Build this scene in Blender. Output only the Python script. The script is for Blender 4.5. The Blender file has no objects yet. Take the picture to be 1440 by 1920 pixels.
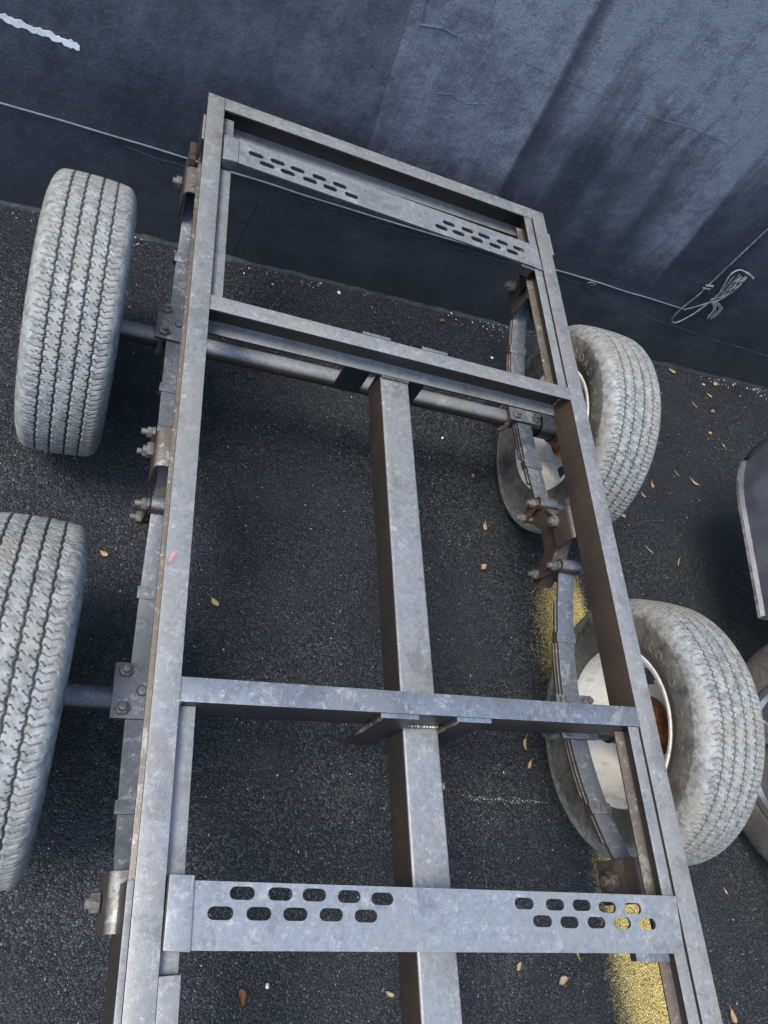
import bpy, bmesh, math, random
import numpy as np
from mathutils import Vector, Matrix
random.seed(7)
PI = math.pi
sc = bpy.context.scene
COL = sc.collection

# ------------------------------------------------------------------ camera
CAM_Z = 1.7296
cam_d = bpy.data.cameras.new('camera')
cam = bpy.data.objects.new('camera', cam_d); COL.objects.link(cam)
Rwc = ((0.91262606, -0.05289019, 0.40535948),
       (0.15109678, -0.87773268, -0.45470332),
       (0.37984661, 0.47622261, -0.79305018))
m = Matrix(((Rwc[0][0], -Rwc[1][0], -Rwc[2][0], 0),
            (Rwc[0][1], -Rwc[1][1], -Rwc[2][1], 0),
            (Rwc[0][2], -Rwc[1][2], -Rwc[2][2], CAM_Z), (0, 0, 0, 1)))
cam.matrix_world = m
cam_d.sensor_fit = 'VERTICAL'; cam_d.sensor_height = 24.0
cam_d.lens = 24.0 * 1417.16 / 1920
cam_d.clip_start = 0.01; cam_d.clip_end = 600
sc.camera = cam

# ------------------------------------------------------------------ world, sun, exposure
SUN_EL, SUN_AZ = math.radians(60), math.radians(256)     # azimuth clockwise from +Y (the wall)
world = bpy.data.worlds.new('World'); sc.world = world; world.use_nodes = True
wn = world.node_tree.nodes; wl = world.node_tree.links
sky = wn.new('ShaderNodeTexSky'); sky.sky_type = 'NISHITA'; sky.sun_disc = False
sky.sun_elevation = SUN_EL; sky.sun_rotation = SUN_AZ
sky.air_density = 1.0; sky.dust_density = 1.6; sky.ozone_density = 1.0
wl.new(sky.outputs[0], wn['Background'].inputs[0]); wn['Background'].inputs[1].default_value = 0.15
sun_d = bpy.data.lights.new('sun', 'SUN'); sun_d.energy = 1.5; sun_d.angle = math.radians(20)
sun_d.color = (1.0, 0.93, 0.82)
sun = bpy.data.objects.new('sun', sun_d); COL.objects.link(sun)
sdir = Vector((math.sin(SUN_AZ) * math.cos(SUN_EL), math.cos(SUN_AZ) * math.cos(SUN_EL), math.sin(SUN_EL)))
sun.rotation_euler = sdir.to_track_quat('Z', 'Y').to_euler(); sun.location = sdir * 10
vs = sc.view_settings
vs.view_transform = 'Standard'; vs.look = 'None'; vs.gamma = 1.0; vs.use_curve_mapping = False
vs.exposure = 1.22

# ------------------------------------------------------------------ node helpers
class NT:
    def __init__(s, name):
        s.m = bpy.data.materials.new(name); s.m.use_nodes = True
        s.n = s.m.node_tree.nodes; s.l = s.m.node_tree.links
        s.b = s.n['Principled BSDF']; s.out = s.n['Material Output']
    def put(s, v, sock):
        if v is None: return
        if hasattr(v, 'links'): s.l.new(v, sock)
        else: sock.default_value = v
    def math(s, op, a, b=None, c=None, clamp=False):
        n = s.n.new('ShaderNodeMath'); n.operation = op; n.use_clamp = clamp
        for i, v in enumerate((a, b, c)): s.put(v, n.inputs[i])
        return n.outputs[0]
    def pos(s, obj=False):
        if obj: return s.n.new('ShaderNodeTexCoord').outputs['Object']
        return s.n.new('ShaderNodeNewGeometry').outputs['Position']
    def nrm(s): return s.n.new('ShaderNodeNewGeometry').outputs['Normal']
    def sep(s, v):
        n = s.n.new('ShaderNodeSeparateXYZ'); s.l.new(v, n.inputs[0]); return n.outputs
    def comb(s, x, y, z):
        n = s.n.new('ShaderNodeCombineXYZ')
        for i, v in enumerate((x, y, z)): s.put(v, n.inputs[i])
        return n.outputs[0]
    def scale(s, v, f):
        n = s.n.new('ShaderNodeVectorMath'); n.operation = 'MULTIPLY'
        s.l.new(v, n.inputs[0]); n.inputs[1].default_value = f; return n.outputs[0]
    def noise(s, v, sc_=5, det=4, rough=.55, dist=0, col=False):
        n = s.n.new('ShaderNodeTexNoise'); s.l.new(v, n.inputs['Vector'])
        n.inputs['Scale'].default_value = sc_; n.inputs['Detail'].default_value = det
        n.inputs['Roughness'].default_value = rough; n.inputs['Distortion'].default_value = dist
        return n.outputs['Color' if col else 'Fac']
    def voro(s, v, sc_=5, feat='F1', out='Distance', rnd=1):
        n = s.n.new('ShaderNodeTexVoronoi'); n.feature = feat; s.l.new(v, n.inputs['Vector'])
        n.inputs['Scale'].default_value = sc_; n.inputs['Randomness'].default_value = rnd
        return n.outputs[out]
    def ramp(s, v, a, b, lo=0., hi=1., smooth=True):
        n = s.n.new('ShaderNodeMapRange'); n.interpolation_type = 'SMOOTHSTEP' if smooth else 'LINEAR'
        s.put(v, n.inputs[0]); n.inputs[1].default_value = a; n.inputs[2].default_value = b
        n.inputs[3].default_value = lo; n.inputs[4].default_value = hi; return n.outputs[0]
    def mix(s, f, a, b):
        n = s.n.new('ShaderNodeMix'); n.data_type = 'RGBA'
        s.put(f, n.inputs[0]); s.put(c4(a), n.inputs[6]); s.put(c4(b), n.inputs[7]); return n.outputs[2]
    def bump(s, h, strength=.3, dist=.01, prev=None):
        n = s.n.new('ShaderNodeBump'); n.inputs['Strength'].default_value = strength
        n.inputs['Distance'].default_value = dist; s.l.new(h, n.inputs['Height'])
        if prev is not None: s.l.new(prev, n.inputs['Normal'])
        return n.outputs[0]
    def fin(s, base, rough, bump=None, metal=0., spec=.5):
        s.put(c4(base), s.b.inputs['Base Color']); s.put(rough, s.b.inputs['Roughness'])
        s.put(metal, s.b.inputs['Metallic']); s.put(spec, s.b.inputs['Specular IOR Level'])
        if bump is not None: s.l.new(bump, s.b.inputs['Normal'])
        return s.m
def c4(c):
    return c if hasattr(c, 'links') or c is None else (c[0], c[1], c[2], 1.0)

# ------------------------------------------------------------------ materials
def steel_mat(name, dusty, bare, rusty, rust_amt=.5, dust_lo=.35):
    """painted / galvanised steel with dust lying on what faces up, bare brown-black sides"""
    t = NT(name); p = t.pos(True); w = t.pos()
    big = t.noise(w, 7, 4, .6); mid = t.noise(w, 88, 6, .72); fine = t.noise(w, 260, 3, .6)
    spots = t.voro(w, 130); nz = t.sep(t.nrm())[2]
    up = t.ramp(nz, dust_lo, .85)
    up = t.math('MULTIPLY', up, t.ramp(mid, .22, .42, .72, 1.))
    d1 = t.mix(t.ramp(mid, .32, .68), [c * .84 for c in dusty], [min(1, c * 1.10) for c in dusty])
    d2 = t.mix(t.ramp(big, .42, .66, 0, .28), d1, [dusty[0] * .72, dusty[1] * .76, dusty[2] * .84])
    warm = t.noise(t.scale(w, (1.3, .8, 1.1)), 3.1, 3, .5)
    d2 = t.mix(t.ramp(warm, .46, .62, 0, .6), d2, [dusty[0] * 1.06, dusty[1] * .98, dusty[2] * .86])
    d3 = t.mix(t.ramp(spots, .0, .22, .6, 0), d2, [min(.62, c * 1.6) for c in dusty])
    d3 = t.mix(t.ramp(t.noise(w, 150, 4, .75), .54, .72, 0, .40), d3, [min(.6, c * 1.45) for c in dusty])
    d3 = t.mix(t.ramp(t.noise(w, 95, 5, .75, .3), .34, .44, .30, 0), d3, [c * .66 for c in dusty])
    d3 = t.mix(t.ramp(t.noise(t.scale(w, (1., .7, 1.)), 11, 6, .75), .56, .68, 0, .5), d3, (dusty[0] * .78, dusty[1] * .64, dusty[2] * .50))
    worn = t.noise(w, 24, 8, .8, 1.2)
    d3 = t.mix(t.ramp(worn, .60, .66, 0, .42), d3, [dusty[0] * 1.5, dusty[1] * 1.5, dusty[2] * 1.48])
    spat = t.noise(w, 62, 8, .86)
    d3 = t.mix(t.ramp(spat, .565, .62, 0, .60), d3, (.47, .48, .46))
    d3 = t.mix(t.ramp(t.noise(w, 17, 8, .82, .4), .55, .61, 0, .45), d3, (.42, .43, .41))
    d3 = t.mix(t.ramp(t.noise(w, 13, 8, .8), .47, .40, 0, .50), d3, (dusty[0] * .55, dusty[1] * .53, dusty[2] * .52))
    d3 = t.mix(t.ramp(t.noise(w, 48, 8, .86), .40, .345, 0, .45), d3, [c * .48 for c in dusty])
    # long handling scratches along the bars
    ls = t.noise(t.scale(w, (34., 3.4, 34.)), 7, 3, .6)
    d3 = t.mix(t.ramp(ls, .655, .70, 0, .35), d3, (.46, .47, .47))
    b1 = t.mix(t.ramp(big, .38, .62, 0, rust_amt), bare, rusty)
    b1 = t.mix(t.ramp(mid, .55, .75, 0, .4), b1, [c * 1.9 for c in bare])
    # fine diagonal scratches
    sv = t.comb(t.math('ADD', t.math('MULTIPLY', t.sep(w)[1], 1.0), t.math('MULTIPLY', t.sep(w)[2], 1.4)), t.math('MULTIPLY', t.sep(w)[1], .06), t.sep(w)[0])
    scr = t.noise(t.scale(sv, (1, 1, .4)), 420, 2, .5)
    scm = t.math('MULTIPLY', t.ramp(scr, .66, .74, 0, .55), t.ramp(t.noise(w, 14, 3, .6), .45, .6))
    b1 = t.mix(scm, b1, (.32, .29, .25))
    # light dust specks everywhere
    sp = t.ramp(t.voro(w, 75), .0, .07, .75, 0)
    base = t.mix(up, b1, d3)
    base = t.mix(t.math('MULTIPLY', sp, t.ramp(t.noise(w, 9), .5, .6)), base, (.55, .54, .5))
    h = t.math('ADD', t.math('MULTIPLY', mid, .6), t.math('MULTIPLY', fine, .35))
    return t.fin(base, t.math('ADD', t.ramp(big, .3, .7, .34, .50), t.ramp(spat, .55, .66, 0, .25)), t.bump(t.math('ADD', h, t.math('MULTIPLY', spat, .8)), .32, .0014), .22, .5)

M = {}
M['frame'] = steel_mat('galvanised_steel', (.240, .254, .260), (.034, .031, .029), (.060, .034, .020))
M['darkframe'] = steel_mat('dark_painted_steel', (.150, .175, .205), (.026, .026, .030), (.045, .030, .022), .4)
M['spring'] = steel_mat('spring_steel', (.125, .143, .165), (.045, .035, .030), (.10, .048, .024), .7, .5)
M['brown'] = steel_mat('weathered_brown_steel', (.15, .135, .12), (.050, .041, .034), (.066, .045, .032), .7)
M['plate'] = steel_mat('zinc_plate', (.225, .250, .270), (.06, .062, .068), (.07, .05, .035), .3)
M['hang'] = steel_mat('hanger_steel', (.135, .130, .118), (.05, .042, .035), (.075, .052, .038), .6, .1)

def simple(name, col, rough=.6, metal=0, nscale=40, var=.3, bstr=.2, bd=.001, spec=.5, obj=False):
    t = NT(name); w = t.pos(obj)
    n = t.noise(w, nscale, 4, .6); n2 = t.noise(w, nscale * .2, 3, .6)
    f = t.ramp(t.math('MULTIPLY', t.math('ADD', n, n2), .5), .35, .65)
    base = t.mix(f, [c * (1 - var) for c in col], [min(1, c * (1 + var)) for c in col])
    return t.fin(base, rough, t.bump(n, bstr, bd), metal, spec)
M['bolt'] = simple('zinc_bolt', (.125, .122, .115), .6, .25, 180, .45, .3)
M['boltdark'] = simple('dull_bolt', (.14, .135, .13), .5, .3, 180, .45, .3)
M['rust'] = simple('rust', (.20, .075, .030), .85, 0, 90, .55, .5, .002)
M['hangnut'] = simple('weathered_nut', (.13, .105, .085), .6, .3, 120, .5, .4)
M['rustdark'] = simple('dark_rust', (.046, .033, .027), .8, 0, 90, .5, .5, .002)
M['pink'] = simple('pink_paint', (.32, .19, .175), .8, 0, 120, .3)
M['white'] = simple('white_paint', (.74, .76, .76), .6, 0, 60, .15, .5, .002)
M['cable'] = simple('pale_cable', (.155, .185, .20), .5, 0, 30, .25)
M['cabledark'] = simple('painted_cable', (.12, .14, .16), .4, 0, 60, .6)
M['ridge'] = simple('wall_ridge_paint', (.075, .088, .11), .6, 0, 60, .5)
M['scrap'] = simple('plastic_string', (.26, .29, .31), .35, 0, 60, .3)
M['alloy'] = simple('alloy_rim', (.34, .35, .36), .3, .85, 20, .2, .05, .001, .5, True)
M['grout'] = simple('seal_band', (.022, .025, .031), .7, 0, 60, .6, .6, .004)

# rim: cream white paint with run stains
t = NT('white_rim_paint'); p = t.pos(True); s_ = t.sep(p)
st = t.noise(t.scale(p, (6, 30, 30)), 1.6, 4, .6); st2 = t.noise(p, 55, 4, .6)
base = t.mix(t.ramp(st, .42, .66, 0, .5), (.86, .85, .79), (.68, .70, .72))
base = t.mix(t.ramp(t.noise(t.scale(p, (10, 30, 30)), 2.3, 3, .6), .56, .68, 0, .6), base, (.62, .50, .30))
base = t.mix(t.ramp(t.voro(p, 60), 0, .09, .8, 0), base, (.18, .12, .08))
M['rim'] = t.fin(base, .38, t.bump(st2, .12, .001))

# tyre: dusty tread, dark grooves, brown sidewall (dust is per vertex; the groove mask paints recess shade into the colour)
def tyre_mat(name, tread=(.262, .272, .268), side=(.125, .118, .100), dark=(.028, .029, .032)):
    t = NT(name); p0 = t.pos(True)
    oi = t.n.new('ShaderNodeObjectInfo').outputs['Random']; va = t.n.new('ShaderNodeVectorMath'); va.operation = 'ADD'
    t.l.new(p0, va.inputs[0]); t.l.new(t.comb(t.math('MULTIPLY', oi, 9.), t.math('MULTIPLY', oi, 31.), 0.0), va.inputs[1]); p = va.outputs[0]
    a = t.n.new('ShaderNodeAttribute'); a.attribute_name = 'groove'; g = a.outputs['Fac']
    b = t.n.new('ShaderNodeAttribute'); b.attribute_name = 'dust'; d = b.outputs['Fac']
    n1 = t.noise(p, 60, 6, .72); n2 = t.noise(p, 190, 4, .65); n3 = t.noise(p, 9, 4, .6)
    tr = t.mix(t.ramp(n1, .33, .66), [c * .55 for c in tread], [c * 1.25 for c in tread])
    tr = t.mix(t.ramp(t.noise(p, 22, 6, .8), .54, .64, 0, .5), tr, (.13, .14, .15))
    tr = t.mix(t.ramp(n3, .44, .6, 0, .45), tr, (tread[0] * .98, tread[1] * .90, tread[2] * .76))
    sd = t.mix(t.ramp(n1, .35, .65), [c * .82 for c in side], [c * 1.22 for c in side])
    sd = t.mix(t.ramp(n3, .48, .66, 0, .75), sd, dark)
    dd = t.math('ADD', d, t.math('MULTIPLY', t.math('SUBTRACT', n1, .5), .7), clamp=True)
    base = t.mix(t.ramp(dd, .30, .75), sd, tr)
    base = t.mix(t.math('MULTIPLY', g, t.ramp(n2, .2, .8, 1, .8)), base, (.020, .022, .026))
    h = t.math('ADD', n2, t.math('MULTIPLY', n1, .6))
    return t.fin(base, .78, t.bump(h, .35, .0018), 0, .35)
M['tyre'] = tyre_mat('dusty_tyre')
M['cartyre'] = tyre_mat('car_tyre', (.085, .082, .078), (.095, .09, .084), (.045, .043, .04))
M['letter'] = simple('tyre_letter', (.15, .145, .125), .7, 0, 90, .5)

# car paint, dusty
t = NT('dusty_dark_car_paint'); p = t.pos()
n1 = t.noise(p, 9, 5, .6); n2 = t.noise(t.scale(p, (1, .5, 2)), 30, 4, .7)
base = t.mix(t.ramp(n1, .35, .65), (.065, .068, .088), (.115, .12, .14))
scr = t.noise(t.comb(t.math('ADD', t.sep(p)[1], t.sep(p)[2]), t.math('MULTIPLY', t.sep(p)[1], .1), 0.0), 260, 2)
base = t.mix(t.math('MULTIPLY', t.ramp(scr, .62, .72, 0, .5), t.ramp(n1, .45, .6)), base, (.24, .25, .27))
base = t.mix(t.ramp(t.voro(p, 45), 0, .05, .7, 0), base, (.4, .4, .4))
M['car'] = t.fin(base, t.ramp(n2, .3, .7, .28, .5), t.bump(n2, .05, .001), 0, .6)
M['trim'] = simple('black_trim', (.022, .022, .022), .6, 0, 50, .4)
M['lip'] = simple('scuffed_trim', (.16, .165, .165), .6, 0, 60, .6, .4)
t = NT('dark_glass'); M['glass'] = t.fin((.01, .012, .014), .05, None, 0, .8)

# asphalt (shared maths for the ground and the painted stripe)
def asphalt_nodes(t):
    w = t.pos(); xyz = t.sep(w)
    w = t.comb(xyz[0], xyz[1], 0.0)
    wv = t.noise(w, 40, 3, .6, 0, True)
    dv = t.n.new('ShaderNodeVectorMath'); dv.operation = 'MULTIPLY_ADD'
    t.l.new(wv, dv.inputs[0]); dv.inputs[1].default_value = (.009, .009, 0); t.l.new(w, dv.inputs[2])
    wd = dv.outputs[0]
    cell = t.voro(wd, 175, 'F1', 'Color'); cd = t.voro(wd, 175, 'DISTANCE_TO_EDGE'); cf = t.voro(wd, 175)
    c2 = t.voro(wd, 390, 'F1', 'Color'); cd2 = t.voro(wd, 390); gr = t.noise(w, 420, 3, .7)
    val = t.sep(cell)[0]; val2 = t.sep(cell)[1]; v3 = t.sep(c2)[0]
    gap = t.ramp(cd, 0, .10)
    big = t.noise(w, 1.1, 4, .55); med = t.noise(w, 6, 4, .6)
    stone = t.math('MULTIPLY', t.ramp(val, 0, 1, .45, 1.0, False), gap)
    # bumps: stones of uneven height, domed, with the odd tilted facet
    h = t.math('ADD', t.math('MULTIPLY', stone, .8), t.math('MULTIPLY', t.math('SUBTRACT', 1.0, cf), .7))
    h = t.math('ADD', h, t.math('ADD', t.math('MULTIPLY', cd2, -.45), t.math('MULTIPLY', t.math('MULTIPLY', val2, gr), 1.1)))
    coarse = t.ramp(t.noise(w, 2.3, 3, .5), .35, .65, .45, 1.0)
    h = t.math('MULTIPLY', h, coarse)
    return dict(w=w, xyz=xyz, val=val, val2=val2, v3=v3, gap=gap, big=big, med=med, stone=stone, h=h, cf=cf, cd2=cd2)
def asphalt(t, a):
    base = t.mix(t.math('MULTIPLY', a['val'], a['val']), (.008, .0095, .0125), (.072, .076, .085))
    base = t.mix(t.math('SUBTRACT', 1., a['gap']), base, (.008, .009, .011))
    base = t.mix(t.ramp(a['big'], .38, .62, 0, .45), base, (.017, .021, .031))
    base = t.mix(t.ramp(a['med'], .52, .72, 0, .25), base, (.045, .046, .048))
    # pale mineral facets here and there
    fl = t.math('MULTIPLY', t.ramp(a['val2'], .86, .97, 0, 1), t.ramp(a['cf'], .3, .1, 0, 1))
    fl2 = t.math('MULTIPLY', t.ramp(a['v3'], .93, .97, 0, 1), t.ramp(a['cd2'], .35, .1, 0, 1))
    base = t.mix(t.ramp(t.noise(a['w'], 2.2, 3, .5), .50, .66, 0, .30), base, (.045, .048, .053))
    base = t.mix(t.math('MULTIPLY', fl, .42), base, (.24, .25, .27))
    base = t.mix(t.math('MULTIPLY', fl2, .55), base, (.46, .47, .48))
    rough = t.ramp(a['val2'], 0, 1, .30, .66, False)
    return base, rough
t = NT('asphalt'); a = asphalt_nodes(t); base, rough = asphalt(t, a)
M['asphalt'] = t.fin(base, rough, t.bump(a['h'], 1.0, .0042), 0, .5)
t = NT('yellow_stripe'); a = asphalt_nodes(t); base, rough = asphalt(t, a)
x, y = a['xyz'][0], a['xyz'][1]
wob = t.math('MULTIPLY', t.math('SUBTRACT', t.noise(a['w'], 5, 3, .6), .5), .05)
xx = t.math('ADD', t.math('ADD', x, wob), t.ramp(y, .15, .5, 0, .075))
core = t.math('MULTIPLY', t.ramp(xx, 1.29, 1.50), t.ramp(xx, 1.60, 1.54))
# solid near the trailer front, fading to overspray toward the wall
fy = t.math('ADD', t.ramp(y, .28, .02, .52, 1.0), t.math('MULTIPLY', t.ramp(y, .55, .66), t.ramp(y, .98, .72, 0, .22)))
fy = t.math('MULTIPLY', fy, t.ramp(y, 1.08, .80))
grain = t.math('ADD', t.math('MULTIPLY', a['stone'], .45), t.math('MULTIPLY', t.noise(a['w'], 170, 3, .7), .55))
cov = t.ramp(t.math('ADD', t.math('MULTIPLY', t.math('MULTIPLY', core, fy), 1.15), t.math('MULTIPLY', t.math('SUBTRACT', grain, .5), .62)), .20, .88)
yel = t.mix(t.noise(a['w'], 25, 3, .6), (.72, .56, .15), (.86, .73, .30))
yel = t.mix(t.math('SUBTRACT', 1., a['gap']), yel, (.22, .15, .02))
col = t.mix(cov, base, yel)
m_ = t.fin(col, rough, t.bump(a['h'], 1.0, .0042), 0, .45)
M['yellow'] = m_

# wall: painted rendered blockwork, dark slate, chalky worn roller strips, glancing sheen painted in at upper right
A0 = Vector((-.31, 1.838)); DW = Vector((.99869491, .05107332)); NW = Vector((-DW.y, DW.x))
def wp(s, z, off=0.0):      # a point on the wall, off = metres out of it toward the yard
    q = A0 + DW * s - NW * off
    return Vector((q.x, q.y, z))
t = NT('wall_paint'); w = t.pos(); xyz = t.sep(w)
s = t.math('ADD', t.math('MULTIPLY', t.math('ADD', xyz[0], .31), DW.x), t.math('MULTIPLY', t.math('SUBTRACT', xyz[1], 1.838), DW.y)); z = xyz[2]
wv = t.comb(s, z, 0.0)
lean = t.math('MULTIPLY', t.math('SUBTRACT', z, .6), .10)
wob = t.math('MULTIPLY', t.math('SUBTRACT', t.noise(wv, 3, 4, .6), .5), .16)
def strip(width, seed, amp=1.):
    u = t.math('DIVIDE', t.math('ADD', t.math('ADD', s, lean), t.math('ADD', t.math('MULTIPLY', wob, amp), seed)), width)
    fl = t.math('FLOOR', u); fr = t.math('FRACT', u)
    n = t.n.new('ShaderNodeTexWhiteNoise'); n.noise_dimensions = '1D'; t.l.new(t.math('ADD', fl, seed * 7), n.inputs['W'])
    return n.outputs['Value'], fr
v2, f2 = strip(.165, 1.71, .8)
streak = t.noise(t.comb(t.math('ADD', t.math('MULTIPLY', s, 9.), t.math('MULTIPLY', wob, 4.)), t.math('MULTIPLY', z, 1.3), 0.0), 1.4, 5, .7)
cloud = t.noise(wv, 1.6, 4, .6); mott = t.noise(wv, 26, 6, .75); fine = t.noise(w, 330, 3, .6); grit = t.noise(w, 120, 3, .7)
sl = t.math('ADD', t.math('ADD', s, t.math('MULTIPLY', t.math('SUBTRACT', z, .6), .12)), t.math('MULTIPLY', wob, .22))
zl = t.math('ADD', z, t.math('MULTIPLY', t.math('SUBTRACT', streak, .5), .32))
def panel(a0, a1, b0, b1, z0, z1, amp):       # strip of roller wear and painted sheen: rises over a0..a1, drops over b0..b1, starts above z0..z1
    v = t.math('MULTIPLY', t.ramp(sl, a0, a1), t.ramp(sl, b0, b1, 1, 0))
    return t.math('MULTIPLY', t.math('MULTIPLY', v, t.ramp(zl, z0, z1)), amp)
chalk_sheen = panel(.895, .905, 1.325, 1.345, .30, .62, .62)
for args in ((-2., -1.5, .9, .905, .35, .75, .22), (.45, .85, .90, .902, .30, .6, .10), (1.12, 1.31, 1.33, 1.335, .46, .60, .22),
             (1.345, 1.44, 1.46, 1.50, .46, .62, .30), (1.34, 1.42, 2.05, 2.25, .66, 1.05, 1.05), (.9, 1.2, 1.34, 1.35, .75, 1.1, .35), (1.66, 1.74, 1.80, 1.84, .34, .60, .30),  # broad high strips put the wall's upper right sheen into the colour
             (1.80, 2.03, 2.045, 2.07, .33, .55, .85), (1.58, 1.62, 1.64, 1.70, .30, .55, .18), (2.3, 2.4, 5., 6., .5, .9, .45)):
    chalk_sheen = t.math('ADD', chalk_sheen, panel(*args))
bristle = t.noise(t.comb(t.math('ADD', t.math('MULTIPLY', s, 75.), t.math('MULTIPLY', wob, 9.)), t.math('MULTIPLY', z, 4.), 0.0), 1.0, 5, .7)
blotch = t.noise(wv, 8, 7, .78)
chalk_sheen = t.math('MULTIPLY', chalk_sheen, t.ramp(streak, .25, .7, .70, 1.12))
chalk_sheen = t.math('MULTIPLY', chalk_sheen, t.ramp(bristle, .34, .66, .88, 1.08))
chalk_sheen = t.math('MULTIPLY', chalk_sheen, t.ramp(blotch, .36, .62, .62, 1.18))
chalk_sheen = t.math('ADD', chalk_sheen, t.math('MULTIPLY', t.math('SUBTRACT', cloud, .5), .35), clamp=True)
chalk_sheen = t.math('MULTIPLY', chalk_sheen, t.ramp(mott, .25, .7, .65, 1.2))
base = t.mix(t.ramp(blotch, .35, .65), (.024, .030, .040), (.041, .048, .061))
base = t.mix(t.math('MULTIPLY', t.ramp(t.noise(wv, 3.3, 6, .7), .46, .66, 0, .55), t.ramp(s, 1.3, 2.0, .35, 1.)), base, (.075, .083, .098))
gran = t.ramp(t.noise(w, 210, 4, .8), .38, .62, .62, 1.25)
base = t.mix(t.math('MULTIPLY', chalk_sheen, gran, None, True), base, (.205, .222, .255))
specks = t.math('MULTIPLY', t.ramp(t.voro(w, 240), .0, .16, .8, 0), t.ramp(grit, .5, .68))
base = t.mix(t.math('MULTIPLY', t.ramp(t.noise(w, 75, 4, .8), .54, .72, 0, .40), t.ramp(z, .1, .4, .3, 1.)), base, (.13, .15, .19))
base = t.mix(specks, base, (.30, .34, .40))
sp2 = t.math('MULTIPLY', t.ramp(t.voro(w, 105), .05, .13, .8, 0), t.ramp(t.sep(t.voro(w, 105, 'F1', 'Color'))[0], .80, .86))
base = t.mix(sp2, base, (.26, .30, .36))
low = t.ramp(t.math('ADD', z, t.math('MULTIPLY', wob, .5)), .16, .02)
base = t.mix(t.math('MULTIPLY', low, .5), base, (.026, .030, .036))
h = t.math('ADD', t.math('MULTIPLY', fine, .35), t.math('ADD', t.math('MULTIPLY', grit, .6), t.math('MULTIPLY', mott, 1.0)))
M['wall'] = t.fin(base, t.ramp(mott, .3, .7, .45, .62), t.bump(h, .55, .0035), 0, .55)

def leafmat(name, c):
    t = NT(name); p = t.pos(True)
    n = t.noise(p, 60, 4, .6)
    return t.fin(t.mix(t.ramp(n, .35, .65), [v * .7 for v in c], [min(1, v * 1.25) for v in c]), .6, t.bump(n, .3, .001), 0, .3)
LM = [leafmat('leaf_tan', (.60, .45, .28)), leafmat('leaf_yellow', (.66, .54, .30)),
      leafmat('leaf_brown', (.33, .17, .085)), leafmat('leaf_pale', (.60, .52, .38))]

# ------------------------------------------------------------------ object helpers
def props(o, label=None, cat=None, group=None, kind=None):
    if label: o['label'] = label
    if cat: o['category'] = cat
    if group: o['group'] = group
    if kind: o['kind'] = kind
    return o
def link(name, me, mat=None, parent=None, label=None):
    o = bpy.data.objects.new(name, me); COL.objects.link(o)
    if mat is not None and me is not None and len(me.materials) == 0: me.materials.append(mat)
    if parent is not None: o.parent = parent
    if label: o['label'] = label
    return o
def empty(name, loc, label, cat, group=None):
    o = bpy.data.objects.new(name, None); COL.objects.link(o); o.location = loc; o.empty_display_size = .1
    return props(o, label, cat, group)
def done(bm, name, mat, parent=None, bev=0.0, smooth=40, label=None, seg=2, off=(0, 0, 0)):
    if bev > 0:
        es = [e for e in bm.edges if len(e.link_faces) == 2 and e.calc_face_angle(0) > .5]
        if es: bmesh.ops.bevel(bm, geom=es, offset=bev, segments=seg, profile=.6, affect='EDGES', clamp_overlap=True)
    bmesh.ops.recalc_face_normals(bm, faces=bm.faces)
    if any(off): bmesh.ops.translate(bm, verts=bm.verts, vec=[-v for v in off])
    me = bpy.data.meshes.new(name); bm.to_mesh(me); bm.free()
    me.shade_smooth()
    me.set_sharp_from_angle(angle=math.radians(smooth))
    return link(name, me, mat, parent, label)
def bm_box(bm, x0, x1, y0, y1, z0, z1, mat=None):
    r = bmesh.ops.create_cube(bm, size=1)
    M_ = Matrix.Translation(((x0 + x1) / 2, (y0 + y1) / 2, (z0 + z1) / 2)) @ Matrix.Diagonal((x1 - x0, y1 - y0, z1 - z0, 1))
    if mat is not None: M_ = mat @ M_
    bmesh.ops.transform(bm, matrix=M_, verts=r['verts'])
def bm_prism(bm, poly, axis, a, b):
    """extrude a closed 2-D polygon (list) along axis from a to b. axis 'x': poly=(y,z); 'y': (x,z); 'z': (x,y)"""
    def P(p, t_):
        return {'x': (t_, p[0], p[1]), 'y': (p[0], t_, p[1]), 'z': (p[0], p[1], t_)}[axis]
    v0 = [bm.verts.new(P(p, a)) for p in poly]; v1 = [bm.verts.new(P(p, b)) for p in poly]
    n = len(poly)
    for i in range(n): bm.faces.new((v0[i], v0[(i + 1) % n], v1[(i + 1) % n], v1[i]))
    bm.faces.new(v0[::-1]); bm.faces.new(v1)
def bm_cyl(bm, c, axis, r, h, seg=24, r2=None):
    """closed cylinder, centre c, along axis vector"""
    q = Vector(axis).normalized().to_track_quat('Z', 'Y').to_matrix().to_4x4()
    bmesh.ops.create_cone(bm, cap_ends=True, segments=seg, radius1=r, radius2=r if r2 is None else r2, depth=h,
                          matrix=Matrix.Translation(c) @ q)
def bm_tube(bm, pts, r, seg=8, caps=True):
    pts = [Vector(p) for p in pts]; rings = []
    up = Vector((0, 0, 1)); prev = None
    for i, p in enumerate(pts):
        d = (pts[min(i + 1, len(pts) - 1)] - pts[max(i - 1, 0)]).normalized()
        if prev is None:
            a = d.cross(up)
            if a.length < .1: a = d.cross(Vector((1, 0, 0)))
        else: a = prev - d * prev.dot(d)
        a.normalize(); prev = a; b = d.cross(a)
        rr = r[i] if hasattr(r, '__len__') else r
        rings.append([bm.verts.new(p + (a * math.cos(2 * PI * k / seg) + b * math.sin(2 * PI * k / seg)) * rr) for k in range(seg)])
    for i in range(len(rings) - 1):
        for k in range(seg):
            bm.faces.new((rings[i][k], rings[i][(k + 1) % seg], rings[i + 1][(k + 1) % seg], rings[i + 1][k]))
    if caps:
        bm.faces.new(rings[0][::-1]); bm.faces.new(rings[-1])
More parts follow.
